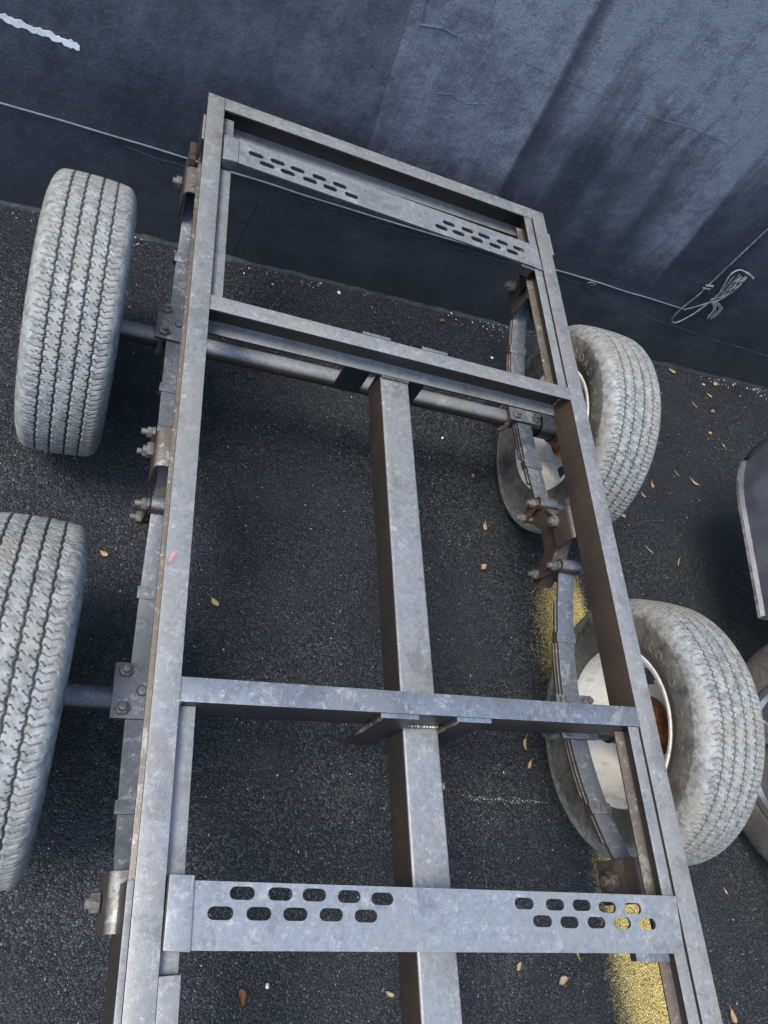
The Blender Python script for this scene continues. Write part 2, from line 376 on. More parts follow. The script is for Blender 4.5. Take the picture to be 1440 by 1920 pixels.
def bm_lathe(bm, prof, seg=96, closed=False):
    """revolve profile (x, r) about the X axis"""
    rings = []
    for x_, r_ in prof:
        rings.append([bm.verts.new((x_, r_ * math.cos(2 * PI * k / seg), r_ * math.sin(2 * PI * k / seg))) for k in range(seg)])
    n = len(rings)
    for i in range(n if closed else n - 1):
        A_, B_ = rings[i], rings[(i + 1) % n]
        for k in range(seg): bm.faces.new((A_[k], A_[(k + 1) % seg], B_[(k + 1) % seg], B_[k]))
def hexpoly(r, rot=0): return [(r * math.cos(rot + k * PI / 3), r * math.sin(rot + k * PI / 3)) for k in range(6)]
def smooth_path(P_, n=12):
    P_ = [Vector(p) for p in P_]; out = []
    for i in range(len(P_) - 1):
        p0, p1, p2, p3 = P_[max(i - 1, 0)], P_[i], P_[i + 1], P_[min(i + 2, len(P_) - 1)]
        for k in range(n):
            u = k / n
            out.append(.5 * ((2 * p1) + (-p0 + p2) * u + (2 * p0 - 5 * p1 + 4 * p2 - p3) * u * u + (-p0 + 3 * p1 - 3 * p2 + p3) * u ** 3))
    out.append(P_[-1]); return out

# ------------------------------------------------------------------ ground
bm = bmesh.new()
vsq = [bm.verts.new(p) for p in ((-150, -150, 0), (150, -150, 0), (150, 150, 0), (-150, 150, 0))]; bm.faces.new(vsq)
props(done(bm, 'asphalt_ground', M['asphalt']), kind='structure')
bm = bmesh.new()
bm.faces.new([bm.verts.new(p) for p in ((1.24, -1.6, .0011), (1.70, -1.6, .0011), (1.70, 1.15, .0011), (1.24, 1.15, .0011))])
props(done(bm, 'painted_stripe', M['yellow']), label='worn yellow stripe painted on the asphalt under the right rail', kind='structure')

# ------------------------------------------------------------------ wall
S0, S1, WH = -5.0, 8.5, 3.2
bm = bmesh.new()
c = [wp(S0, -.3), wp(S1, -.3), wp(S1, -.3, -.2), wp(S0, -.3, -.2)]
lo = [bm.verts.new(p) for p in c]; hi = [bm.verts.new(p + Vector((0, 0, WH + .3))) for p in c]
for i in range(4): bm.faces.new((lo[i], lo[(i + 1) % 4], hi[(i + 1) % 4], hi[i]))
bm.faces.new(hi); bm.faces.new(lo[::-1])
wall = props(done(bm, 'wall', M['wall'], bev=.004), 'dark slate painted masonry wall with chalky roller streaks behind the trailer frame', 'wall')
# uneven seal band where the render meets the asphalt
bm = bmesh.new(); rnd = random.Random(3)
prev = None; s_v = S0
while s_v < S1:
    d = .006 + .010 * rnd.random() + .006 * math.sin(s_v * 3.1) ** 2; hgt = .004 + .008 * rnd.random()
    cur = [bm.verts.new(wp(s_v, hgt, -.002)), bm.verts.new(wp(s_v, hgt * .8, .006)), bm.verts.new(wp(s_v, .003, d)), bm.verts.new(wp(s_v, -.01, d + .004))]
    if prev:
        for i in range(3): bm.faces.new((prev[i], cur[i], cur[i + 1], prev[i + 1]))
    prev = cur; s_v += .035 if -.5 < s_v < 3.2 else .3
done(bm, 'seal_band', M['grout'], wall)
# white scrape of bare render, built as a thin jagged flake
bm = bmesh.new(); rnd = random.Random(5)
top, bot = [], []
for k in range(40):
    u = k / 39; s_ = -.09 + .257 * u
    half = .0095 * (min(1, u * 2.2) ** .8) * (1 if u < .985 else .8)
    zc = .545 - .021 * u + .0012 * math.sin(u * 9)
    top.append((s_, zc + half * (.45 + .75 * rnd.random()))); bot.append((s_, zc - half * (.45 + .75 * rnd.random())))
poly = top + bot[::-1]
f0 = [bm.verts.new(wp(a_, b_, .0012)) for a_, b_ in poly]; f1_ = [bm.verts.new(wp(a_, b_, -.001)) for a_, b_ in poly]
bm.faces.new(f0[::-1])
for i in range(len(poly)): bm.faces.new((f0[i], f0[(i + 1) % len(poly)], f1_[(i + 1) % len(poly)], f1_[i]))
done(bm, 'paint_scrape', M['white'], wall, label='white scrape in the dark wall paint')
def wall_line(name, pts, r, mat, seed, jit=.003, step=.02, parent=wall, off=.0, seg=6, label=None):
    rnd = random.Random(seed); bm = bmesh.new(); P_ = []
    for (a_, b_), (c_, d_) in zip(pts[:-1], pts[1:]):
        n = max(1, int(math.hypot(c_ - a_, d_ - b_) / step))
        for k in range(n): P_.append((a_ + (c_ - a_) * k / n, b_ + (d_ - b_) * k / n))
    P_.append(pts[-1]); jz = 0; Q = []
    for i, (a_, b_) in enumerate(P_):
        jz = jz * .7 + rnd.uniform(-1, 1) * jit
        Q.append(wp(a_, b_ + jz, off))
    rr = [r * rnd.uniform(.55, 1.2) for _ in Q]
    bm_tube(bm, Q, rr, seg)
    return done(bm, name, mat, parent, label=label)
wall_line('plaster_ridge', [(.893, .96), (.891, .91), (.905, .866), (.918, .865), (.955, .872), (.999, .868)], .0035, M['ridge'], 1, .002, .012)
wall_line('plaster_ridge', [(.90, .86), (.915, .862), (.945, .868)], .0045, M['ridge'], 8, .002, .008)
wall_line('plaster_ridge', [(1.20, .868), (1.30, .873), (1.40, .868), (1.48, .868)], .0008, M['ridge'], 2, .002)
wall_line('plaster_ridge', [(1.55, .868), (1.62, .87), (1.76, .878), (1.90, .875)], .0010, M['ridge'], 22, .002)
wall_line('plaster_ridge', [(1.02, .722), (1.06, .73), (1.12, .725), (1.16, .735)], .0016, M['ridge'], 3, .005, .01)
wall_line('plaster_ridge', [(.30, .297), (.42, .287), (.50, .275), (.60, .283)], .0011, M['ridge'], 4, .003, .02)
wall_line('plaster_ridge', [(.70, .288), (.95, .283), (1.2, .276), (1.45, .272), (1.70, .265)], .0009, M['ridge'], 41, .003, .02)
wall_line('plaster_ridge', [(1.70, .268), (1.85, .262), (2.0, .235), (2.25, .205), (2.5, .19), (2.9, .17)], .0009, M['ridge'], 5, .004, .03)
wall_line('crack', [(.655, .012), (.662, .08), (.668, .17), (.678, .235)], .0016, M['trim'], 6, .0, .03)

# cables on the wall
def wall_cable(name, pts, r, mat, label, cat='cable', n=6):
    bm = bmesh.new(); bm_tube(bm, smooth_path([wp(*p) for p in pts], n), r * .74, 8)
    return props(done(bm, name, mat), label, cat)
rnd = random.Random(12)
pts = [(-3.0, .322, .004)]
s_v = -2.5
while s_v < 2.2:
    zz = .318 - .0125 * (s_v) + rnd.uniform(-.0012, .0012) + .0035 * math.sin(s_v * 4.3)
    pts.append((s_v, zz if s_v < 2.0 else .293, .0035 + .001 * rnd.random())); s_v += .11
pts += [(2.29, .288, .004), (2.30, .290, .005), (2.345, .345, .012), (2.365, .375, .014)]
cb = wall_cable('cable', pts, .0034, M['cable'], 'thin pale cable running level along the dark wall just above the ground')
bm = bmesh.new(); bm_tube(bm, smooth_path([wp(1.845, .287, .008), wp(1.86, .297, .012), wp(1.88, .288, .01), wp(1.86, .280, .008)], 6), .0022, 6)
done(bm, 'staple', M['cabledark'], cb)
cv = wall_cable('cable', [(2.283, 3.1, .004), (2.281, 2.2, .004), (2.283, 1.3, .004), (2.281, .9, .004), (2.284, .69, .005), (2.287, .52, .005), (2.285, .41, .008),
                          (2.278, .36, .015), (2.262, .30, .022), (2.268, .245, .024), (2.300, .235, .022), (2.332, .285, .018), (2.350, .345, .014)],
                .0038, M['cabledark'], 'dark painted cable dropping down the right of the wall into a loop')
bm = bmesh.new()
for dz in (0, .014):
    bm_tube(bm, [wp(2.271, .418 - dz, .012), wp(2.300, .424 - dz, .013)], .0040, 8)
done(bm, 'clip', M['cable'], cv)
bm = bmesh.new(); rnd = random.Random(21)
bun = empty('cord_bundle', wp(2.36, .40, .01), 'tangled clear plastic and frayed cord ends hanging beside the cable loop', 'cord bundle')
def bundle_tube(name, P_, r, mat, n=8):
    bm = bmesh.new(); bm_tube(bm, [q - bun.location for q in smooth_path([wp(*p) for p in P_], n)], r, 6)
    return done(bm, name, mat, bun)
bundle_tube('strand', [(2.352, .352, .014), (2.345, .40, .02), (2.322, .455, .022), (2.31, .495, .020), (2.325, .520, .018), (2.372, .515, .014), (2.42, .500, .010)], [.0022] * 10 + [.0030] * 29 + [.0045] * 10, M['scrap'])
bundle_tube('strand', [(2.355, .355, .012), (2.360, .41, .020), (2.350, .46, .022), (2.345, .505, .018)], .0042, M['cabledark'])
bundle_tube('strand', [(2.362, .352, .012), (2.385, .40, .016), (2.385, .45, .018), (2.375, .505, .014)], .0045, M['cabledark'])
bundle_tube('strand', [(2.36, .36, .018), (2.372, .41, .026), (2.362, .455, .026), (2.357, .495, .02)], .0028, M['scrap'])
for k in range(14):
    q1 = (2.345 + .03 * rnd.random(), .36 + .03 * rnd.random()); q2 = (2.325 + .06 * rnd.random(), .43 + .07 * rnd.random())
    bundle_tube('strand', [(q1[0], q1[1], .012), ((q1[0] + q2[0]) / 2 + rnd.uniform(-.012, .012), (q1[1] + q2[1]) / 2, .026), (q2[0], q2[1], .020)], .0013, M['scrap'] if k % 3 else M['cabledark'], 4)
for k in range(9):
    a_ = rnd.uniform(-.004, .03)
    bundle_tube('strand', [(2.358 + a_ * .5, .362 + rnd.uniform(-.01, .01), .014), (2.39 + a_, .345 + rnd.uniform(-.02, .01), .02), (2.405 + a_, .305 + rnd.uniform(-.02, .02), .016)], .0017 + .0012 * rnd.random(), M['scrap'], 4)
for k in range(6):
    u = rnd.random(); q = (2.333 + u * .04, .40 + rnd.random() * .09)
    bundle_tube('strand', [(q[0], q[1], .028), (q[0] + .004, q[1] + .016, .030), (q[0] + .009, q[1] + .030, .026)], .0014, M['scrap'], 3)

# ------------------------------------------------------------------ trailer
FZ = .5875            # top of the frame
FB = .513             # bottom of the rails
LO, LI, RI, RO = .152, .192, 1.065, 1.108
YE, YF = 1.757, -1.35  # far end (by the wall) and tongue end
trailer = empty('trailer_frame', (.63, .8, 0), 'bare grey steel tandem axle trailer frame with slotted plates parked before the dark wall', 'trailer')
TO = Vector(trailer.location)
def part(bm, name, mat, bev=.0012, parent=None, label=None, smooth=40, seg=2):
    bmesh.ops.translate(bm, verts=bm.verts, vec=-TO)
    return done(bm, name, mat, parent or trailer, bev, smooth, label, seg)
def cchan(x0, x1, z0, z1, t_, side):
    """C section in a plane, web on `side` ('lo' or 'hi')"""
    if side == 'hi': return [(x0, z1), (x1, z1), (x1, z0), (x0, z0), (x0, z0 + t_), (x1 - t_, z0 + t_ * 1.3), (x1 - t_, z1 - t_ * 1.3), (x0, z1 - t_)]
    return [(x1, z1), (x1, z1 - t_), (x0 + t_, z1 - t_ * 1.3), (x0 + t_, z0 + t_ * 1.3), (x1, z0 + t_), (x1, z0), (x0, z0), (x0, z1)]
# side rails, open outward
bm = bmesh.new(); bm_prism(bm, cchan(LO, LI, FB, FZ, .006, 'hi'), 'y', YF, YE); railL = part(bm, 'side_rail', M['frame'])
bm = bmesh.new(); bm_prism(bm, cchan(RI, RO, FB, FZ, .006, 'lo'), 'y', YF, YE); railR = part(bm, 'side_rail', M['frame'])
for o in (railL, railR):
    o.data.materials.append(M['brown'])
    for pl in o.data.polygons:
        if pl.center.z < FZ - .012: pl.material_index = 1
# end and cross beams
bm = bmesh.new(); bm_prism(bm, cchan(1.714, 1.7572, FB, FZ + .0004, .006, 'hi'), 'x', LI + .0005, RI - .0005); part(bm, 'end_beam', M['frame'])
bm = bmesh.new(); bm_prism(bm, cchan(1.083, 1.121, FB, FZ + .0004, .006, 'hi'), 'x', LI + .0005, RI - .0005); b2 = part(bm, 'cross_beam', M['frame'])
bm = bmesh.new(); bm_prism(bm, cchan(.304, .342, FB, FZ + .0004, .006, 'lo'), 'x', LI + .0005, RI - .0005); b3 = part(bm, 'cross_beam', M['darkframe'])
bm = bmesh.new(); bm_prism(bm, cchan(-1.35, -1.31, FB, FZ + .0004, .006, 'lo'), 'x', LI + .0005, RI - .0005); part(bm, 'cross_beam', M['frame'])
# weld beads at the beam joints
def weld(parent_off, pts, r=.0035, name='weld_bead'):
    bm = bmesh.new(); rnd = random.Random(len(pts) + int(pts[0][0] * 1000)); P_ = []
    for i in range(len(pts) - 1):
        a_, b_ = Vector(pts[i]), Vector(pts[i + 1]); n = max(2, int((b_ - a_).length / .003))
        for k in range(n): P_.append(a_.lerp(b_, k / n))
    P_.append(Vector(pts[-1]))
    bm_tube(bm, P_, [r * (.75 + .5 * (i % 2)) * rnd.uniform(.85, 1.1) for i in range(len(P_))], 7)
    return part(bm, name, M['hang'], 0)
for xx_, yy0, yy1 in ((LI, 1.714, 1.757), (RI, 1.714, 1.757)):
    weld(0, [(xx_, yy0, FZ), (xx_, yy1, FZ)], .0016)
weld(0, [(RI - .001, 1.084, FB + .004), (RI - .001, 1.112, FB + .008), (RI - .001, 1.113, FZ - .008)], .004)
weld(0, [(LI + .001, .304, FB + .004), (LI + .001, .303, FZ - .004)], .003)
weld(0, [(RI - .001, .304, FB + .004), (RI - .001, .303, FZ - .004)], .003)
for ya in (1.083, .342, .304):
    for xx_ in (LI, RI): weld(0, [(xx_, ya + (.001 if ya == .342 else 0), FZ - .001), (xx_ + (.0 if xx_ < .5 else -.0), ya + (-.036 if ya == .342 else .036), FZ + .0002)], .0014)
weld(0, [(LI + .002, 1.0835, FZ - .006), (LI + .002, 1.114, FZ - .008), (LI + .002, 1.114, FB + .008), (LI + .002, 1.084, FB + .005)], .003)
# inner stiffener channels (open inward), bays outside the middle one
for y0, y1 in ((1.1215, 1.7135), (-1.30, .3035)):
    bm = bmesh.new(); bm_prism(bm, cchan(1.036, 1.0605, .542, FZ - .001, .004, 'hi'), 'y', y0, y1); o = part(bm, 'inner_channel', M['frame']); o.data.materials.append(M['brown'])
    for pl in o.data.polygons:
        if pl.center.z < FZ - .012: pl.material_index = 1
for y0, y1, zt in ((1.1215, 1.7135, .566), (-.045, .3035, .566), (-1.30, -.0455, .5865)):
    bm = bmesh.new(); bm_prism(bm, cchan(.1925, .2205, zt - .05, zt, .004, 'lo'), 'y', y0, y1); part(bm, 'inner_channel', M['frame'])
# outer cover plates
bm = bmesh.new(); bm_box(bm, .1455, .1515, 1.585, 1.672, .535, FZ - .001); part(bm, 'cover_plate', M['frame'])
bm = bmesh.new(); bm_box(bm, 1.1085, 1.1155, 1.592, 1.676, .535, FZ - .001); part(bm, 'cover_plate', M['frame'])
bm = bmesh.new(); bm_box(bm, .1425, .1515, -1.30, .066, .470, FZ - .001); part(bm, 'cover_plate', M['frame'])
bm = bmesh.new(); bm_box(bm, .130, .1445, 1.578, 1.640, .45, .53); part(bm, 'outrigger_tab', M['rustdark'])
# centre beam and straps
bm = bmesh.new(); bm_box(bm, .5955, .667, -1.9, 1.105, .436, .5095); part(bm, 'centre_beam', M['frame'], .006, seg=3)
weld(0, [(.598, 1.0835, .512), (.665, 1.0835, .512)], .005)
weld(0, [(.598, .303, .511), (.665, .303, .511)], .004)
for x0, x1 in ((.522, .5895), (.665, .731)):
    bm = bmesh.new(); bm_prism(bm, [(x0, FZ + .001), (x1, FZ + .001), (x1, .388), (x0 + .004, .388)], 'y', 1.1213, 1.1293); part(bm, 'strap', M['darkframe'])
    bm = bmesh.new(); bm_prism(bm, [(x0 - .003, FZ + .001), (x1, FZ + .001), (x1, .385), (x0 + .008, .385)], 'y', .2950, .3035); part(bm, 'strap', M['darkframe'])
    weld(0, [(x0, .2955, FZ - .002), (x0 + .001, .2955, .47)], .003)

# slotted plates
def stadium(cx, cy, L, W_, ang, n=6):
    P_ = []
    h = (L - W_) / 2; r = W_ / 2
    for sgn, a0 in ((1, -PI / 2), (-1, PI / 2)):
        for k in range(n + 1):
            a_ = a0 + PI * k / n; P_.append((sgn * h + r * math.cos(a_), r * math.sin(a_)))
    c_, s_ = math.cos(ang), math.sin(ang)
    return [(cx + c_ * x_ - s_ * y_, cy + s_ * x_ + c_ * y_) for x_, y_ in P_]
def slotted(outline, slots, z0, z1, name, mat, lip=None):
    bm = bmesh.new(); loops = [outline] + slots
    edges = []; vl = []
    for lp in loops:
        v_ = [bm.verts.new((p[0], p[1], z1)) for p in lp]; vl.append(v_)
        for i in range(len(v_)): edges.append(bm.edges.new((v_[i], v_[(i + 1) % len(v_)])))
    r = bmesh.ops.triangle_fill(bm, use_beauty=True, use_dissolve=False, edges=edges)
    topf = [f for f in bm.faces]
    # drop faces that fall inside slots
    def inside(p, poly):
        c_ = False; j = len(poly) - 1
        for i in range(len(poly)):
            if (poly[i][1] > p.y) != (poly[j][1] > p.y) and p.x < (poly[j][0] - poly[i][0]) * (p.y - poly[i][1]) / (poly[j][1] - poly[i][1]) + poly[i][0]: c_ = not c_
            j = i
        return c_
    kill = [f for f in topf if any(inside(f.calc_center_median(), s_) for s_ in slots)]
    bmesh.ops.delete(bm, geom=kill, context='FACES_ONLY')
    ext = bmesh.ops.extrude_face_region(bm, geom=bm.faces[:])
    vv = [g for g in ext['geom'] if isinstance(g, bmesh.types.BMVert)]
    bmesh.ops.translate(bm, verts=vv, vec=(0, 0, z0 - z1))
    o = part(bm, name, mat, 0)
    return o
aA = math.atan2(.013 - .064, 1.058 - .226)
S2 = [(.295, .045), (.349, .042), (.399, .039), (.452, .035), (.504, .030), (.266, .022), (.319, .019), (.371, .016), (.424, .013), (.477, .009),
      (.748, .014), (.806, .010), (.858, .007), (.909, .002), (.961, -.002), (.778, -.012), (.829, -.016), (.882, -.019), (.934, -.022), (.986, -.026)]
slotted([(.226, .063), (1.0595, .013), (1.0525, -.073), (.225, -.019)], [stadium(a_, b_, .0355, .0165, aA) for a_, b_ in S2], FZ, FZ + .0055, 'slotted_plate', M['plate'])
bm = bmesh.new(); bm_prism(bm, [(.2265, -.0145), (1.04, -.0675), (1.04, -.0715), (.2265, -.0185)], 'z', FZ - .012, FZ - .0004); part(bm, 'plate_flange', M['plate'], 0)
bm = bmesh.new(); bm_prism(bm, [(.965, -.048), (1.035, -.052), (1.035, -.084), (.965, -.079)], 'z', FZ - .028, FZ - .0125); part(bm, 'spacer_block', M['darkframe'])
# raised end sleeves
bm = bmesh.new(); bm_prism(bm, [(.1945, .0715), (.2285, .0695), (.2285, -.0215), (.1930, -.0180)], 'z', FZ - .018, FZ + .010); part(bm, 'plate_sleeve', M['plate'], .0025)
S1_ = [(.271, 1.583), (.323, 1.583), (.372, 1.58), (.427, 1.578), (.479, 1.575), (.298, 1.561), (.348, 1.559), (.403, 1.557), (.454, 1.554), (.509, 1.552),
       (.779, 1.569), (.834, 1.568), (.884, 1.567), (.940, 1.565), (.991, 1.562), (.755, 1.545), (.805, 1.545), (.860, 1.544), (.914, 1.543), (.968, 1.541)]
slotted([(.228, 1.618), (1.035, 1.598), (1.055, 1.600), (1.058, 1.508), (1.034, 1.512), (.228, 1.535)], [stadium(a_, b_, .036, .0145, -.03) for a_, b_ in S1_], FZ, FZ + .0045, 'slotted_plate', M['plate'])
bm = bmesh.new(); bm_prism(bm, [(.1945, 1.612), (.2295, 1.612), (.2295, 1.531), (.1945, 1.527)], 'z', FZ - .016, FZ + .009); part(bm, 'plate_sleeve', M['plate'], .0025)
bm = bmesh.new(); bm_prism(bm, [(1.030, 1.505), (.995, 1.510), (.955, 1.513), (1.018, 1.509)], 'z', FZ - .03, FZ - .001); part(bm, 'plate_gusset', M['darkframe'], 0)
bm = bmesh.new()
gv = [bm.verts.new(p) for p in ((1.000, 1.512, FZ - .0006), (1.036, 1.508, FZ - .0006), (1.052, 1.510, FZ - .095), (1.062, 1.535, FZ - .100), (1.030, 1.560, FZ - .004), (1.0, 1.555, FZ - .0006))]
bm.faces.new(gv); r = bmesh.ops.extrude_face_region(bm, geom=bm.faces[:]); bmesh.ops.translate(bm, verts=[g for g in r['geom'] if isinstance(g, bmesh.types.BMVert)], vec=(-.004, -.003, -.003))
part(bm, 'plate_gusset', M['darkframe'], 0)
for yy_, xx_, nm in ((1.2675, .164, 'a'), (.537, .1635, 'b')):
    bm = bmesh.new(); rnd = random.Random(int(yy_ * 100))
    for k in range(4 if nm == 'b' else 2):
        cx, cy = xx_ + rnd.uniform(-.005, .005), yy_ + rnd.uniform(-.008, .008)
        v_ = [bm.verts.new((cx + .0048 * rnd.uniform(.6, 1.2) * math.cos(2 * PI * i / 9), cy + .0055 * rnd.uniform(.6, 1.2) * math.sin(2 * PI * i / 9), FZ + .0006 + .0001 * k)) for i in range(9)]
        bm.faces.new(v_)
    part(bm, 'paint_mark', M['pink'], 0, label='small pink paint blotch')

# ------------------------------------------------------------------ running gear
AZ = .305; Y1, Y2 = 1.223, .378
def hexnut(bm, c_, axis, r, h, rot=0.0):
    q = Vector(axis).normalized().to_track_quat('Z', 'Y').to_matrix().to_4x4()
    bmesh.ops.create_cone(bm, cap_ends=True, segments=6, radius1=r, radius2=r, depth=h, matrix=Matrix.Translation(c_) @ q @ Matrix.Rotation(rot, 4, 'Z'))
def bolt(c0, axis, L, r, hd=True, name='bolt', mat='bolt', parent=None):
    """bolt whose nut sits at c0, thread pointing along axis by L"""
    a_ = Vector(axis).normalized(); bm = bmesh.new()
    hexnut(bm, Vector(c0) + a_ * r * .8, a_, r * 1.85, r * 1.6, random.random())
    bm_cyl(bm, Vector(c0) + a_ * (L / 2), a_, r, L, 14)
    return part(bm, name, M[mat], .0006)
def axle(y_):
    bm = bmesh.new(); bm_cyl(bm, (.60, y_, AZ), (1, 0, 0), .0235, 1.25, 32); part(bm, 'axle', M['darkframe'] if y_ < 1 else M['frame'], .002)
    for xs_ in (.1635, 1.0985):
        bm = bmesh.new(); bm_box(bm, xs_ - .0235, xs_ + .0235, y_ - .03, y_ + .03, AZ + .012, .3325); part(bm, 'spring_seat', M['darkframe'], .001)
    for sx in (1,):
        bm = bmesh.new(); bm_cyl(bm, (.64 + sx * .565, y_, AZ), (1, 0, 0), .034, .05, 32); bm_cyl(bm, (.64 + sx * .60, y_, AZ), (1, 0, 0), .040, .02, 32)
        part(bm, 'axle_sleeve', M['darkframe'], .002)
axle(Y1); axle(Y2)
def spring(xc, yc, ff, rf, kf, kr, inner):
    """leaf spring centred on yc; front eye ff metres toward the wall, rear eye rf metres the other way"""
    zt = .3555; w2 = .0225
    def zf(d): return zt + (kf if d > 0 else kr) * d * d
    for li, (a_, b_) in enumerate(((-rf, ff), (-rf * .80, ff * .80), (-rf * .52, ff * .52))):
        bm = bmesh.new(); n = 28; off = li * .0078
        rows = []
        for k in range(n + 1):
            d = a_ + (b_ - a_) * k / n; z_ = zf(d) - off
            ww = w2 if li == 0 else w2 - .0005 * li
            ww2 = ww + (.0035 if inner and li else 0) * (1 if li == 1 else 1.6)   # lower leaves stand a little proud of the top one
            xl, xr = (xc - ww2, xc + ww) if True else (xc - ww, xc + ww)
            rows.append([bm.verts.new(p) for p in ((xl, yc + d, z_), (xr, yc + d, z_), (xr, yc + d, z_ - .0068), (xl, yc + d, z_ - .0068))])
        for i in range(n):
            for k in range(4): bm.faces.new((rows[i][k], rows[i][(k + 1) % 4], rows[i + 1][(k + 1) % 4], rows[i + 1][k]))
        bm.faces.new(rows[0][::-1]); bm.faces.new(rows[-1])
        part(bm, 'spring_leaf', M['spring'], .0008)
    # eyes
    for d in (ff, -rf):
        bm = bmesh.new(); bm_cyl(bm, (xc, yc + d + (.008 if d > 0 else -.008), zf(d) + .008), (1, 0, 0), .0165, .052, 28); part(bm, 'spring_eye', M['spring'], .0015)
    # rebound clips
    for d in (ff * .55, -rf * .60):
        zc = zf(d); bm = bmesh.new(); sl = 2 * (kf if d > 0 else kr) * d
        Mx = Matrix.Translation((xc, yc + d, zc - .008)) @ Matrix.Rotation(math.atan(sl), 4, 'X')
        bm_box(bm, -.0272, .0255, -.012, .012, -.009, .0105, Mx); bm_box(bm, -.002, .012, -.007, .007, .0105, .013, Mx)
        part(bm, 'spring_clip', M['spring'], .001)
    # clamp plate on top, nuts, centre stud
    bm = bmesh.new(); bm_box(bm, xc - .049, xc + .049, yc - .049, yc + .049, .3575, .3655); part(bm, 'spring_plate', M['spring'], .0015)
    for sx in (-1, 1):
        for sy in (-1, 1): bolt((xc + sx * .031, yc + sy * .033, .3655), (0, 0, 1), .020, .0065, mat='boltdark', name='nut')
        bm = bmesh.new(); P_ = [(xc + sx * .031, yc - .033, .356)]
        for k in range(13): P_.append((xc + sx * .031, yc - .033 * math.cos(PI * k / 12), AZ - .034 * math.sin(PI * k / 12) - .001))
        P_.append((xc + sx * .031, yc + .033, .356)); bm_tube(bm, P_, .0062, 10); part(bm, 'u_bolt', M['boltdark'], 0)
    bm = bmesh.new(); bm_cyl(bm, (xc, yc, .3665), (0, 0, 1), .0078, .0035, 20); part(bm, 'centre_stud', M['spring'], .0008)
    bm = bmesh.new(); bm_cyl(bm, (xc, yc, .3660), (0, 0, 1), .0098, .0018, 20); part(bm, 'stud_hole', M['trim'], 0)
def hanger(xa, xb, y0, y1, zb, side):
    """inverted U bracket welded under the rail; x from xa to xb"""
    bm = bmesh.new(); t_ = .005; r = .016; zt = FB - .0006
    outer = [(xa, zb)] + [(xa + r - r * math.cos(PI / 2 * k / 5), zt - r + r * math.sin(PI / 2 * k / 5)) for k in range(6)] + \
            [(xb - r + r * math.sin(PI / 2 * k / 5), zt - r + r * math.cos(PI / 2 * k / 5)) for k in range(6)] + [(xb, zb)]
    r2 = r - t_
    inner = [(xb - t_, zb)] + [(xb - r + r2 * math.cos(PI / 2 * k / 5), zt - r + r2 * math.sin(PI / 2 * k / 5)) for k in range(6)] + \
            [(xa + r - r2 * math.sin(PI / 2 * k / 5), zt - r + r2 * math.cos(PI / 2 * k / 5)) for k in range(6)] + [(xa + t_, zb)]
    bm_prism(bm, outer + inner, 'y', y0, y1); part(bm, 'spring_hanger', M['hang'], .0006)
def equaliser(xc, side):
    yc = .812
    # rocker plates
    for dx in (-.010, .010):
        prof = [(yc + .105, .350), (yc + .085, .318), (yc + .03, .365), (yc - .03, .365), (yc - .085, .300), (yc - .108, .325), (yc - .07, .395), (yc - .02, .440), (yc + .02, .440), (yc + .07, .405)]
        bm = bmesh.new(); bm_prism(bm, prof, 'x', xc + dx - .003, xc + dx + .003); part(bm, 'equaliser', M['brown'], .001)
    bm = bmesh.new(); bm_prism(bm, [(yc + .07, .407), (yc + .02, .442), (yc - .02, .442), (yc - .07, .397), (yc - .108, .327), (yc - .104, .322), (yc - .066, .391), (yc - .018, .435), (yc + .018, .435), (yc + .066, .401)], 'x', xc - .019, xc + .019)
    part(bm, 'equaliser_web', M['brown'], .0008)
    # shackle links: eye down to the rocker end, both sides
    for (ye, ze, yb, zb) in ((.906, .382, .890, .330), (.716, .423, .727, .345)):
        for sx in (-1, 1):
            bm = bmesh.new(); d = Vector((0, yb - ye, zb - ze)); L = d.length; ang = math.atan2(d.z, d.y)
            pl = stadium(0, 0, L + .026, .026, 0)
            Mx = Matrix.Translation((xc + sx * .030, (ye + yb) / 2, (ze + zb) / 2)) @ Matrix.Rotation(ang, 4, 'X')
            b_ = bmesh.new(); bm_prism(b_, pl, 'z', -.0025, .0025)
            bmesh.ops.transform(b_, matrix=Mx @ Matrix(((0, 0, 1, 0), (1, 0, 0, 0), (0, 1, 0, 0), (0, 0, 0, 1))), verts=b_.verts)
            bm.free(); part(b_, 'shackle_link', M['spring'], .0006)
            for (y_, z_) in ((ye, ze), (yb, zb)): bolt((xc + sx * .0325, y_, z_), (sx, 0, 0), .022, .0065)
        bm = bmesh.new(); bm_cyl(bm, (xc, yb, zb), (1, 0, 0), .011, .055, 20); part(bm, 'shackle_bush', M['spring'], .001)
    bolt((xc - .034, yc + .005, .455), (-1, 0, 0), .02, .008); bolt((xc + .034, yc + .005, .455), (1, 0, 0), .02, .008)
XL_, XR_ = .1635, 1.0985
for xc, inner in ((XL_, False), (XR_, True)):
    spring(xc, Y1, .345, .308, .80, .24, inner)
    spring(xc, Y2, .330, .330, .58, .86, inner)
    hanger(xc - .036, xc + .032, 1.490, 1.576, .428, 0)
    hanger(xc - .036, xc + .032, .752, .834, .44, 0)
    hanger(xc - .036, xc + .032, .005, .083, .39, 0)
    for (y_, z_) in ((1.572, .462), (.046, .436)):
        bolt((xc - .0385, y_, z_), (-1, 0, 0), .026 if xc > .5 else .020, .0095 if xc > .5 else .008, mat='bolt' if xc < .5 else 'hangnut'); bolt((xc + .032, y_, z_), (1, 0, 0), .02, .008)
    equaliser(xc, 0)
# rusty rear hanger patch on the right
bm = bmesh.new(); bm_box(bm, XR_ - .0385, XR_ - .0365, .006, .082, .395, .47); part(bm, 'hanger_face', M['rustdark'], .0005)

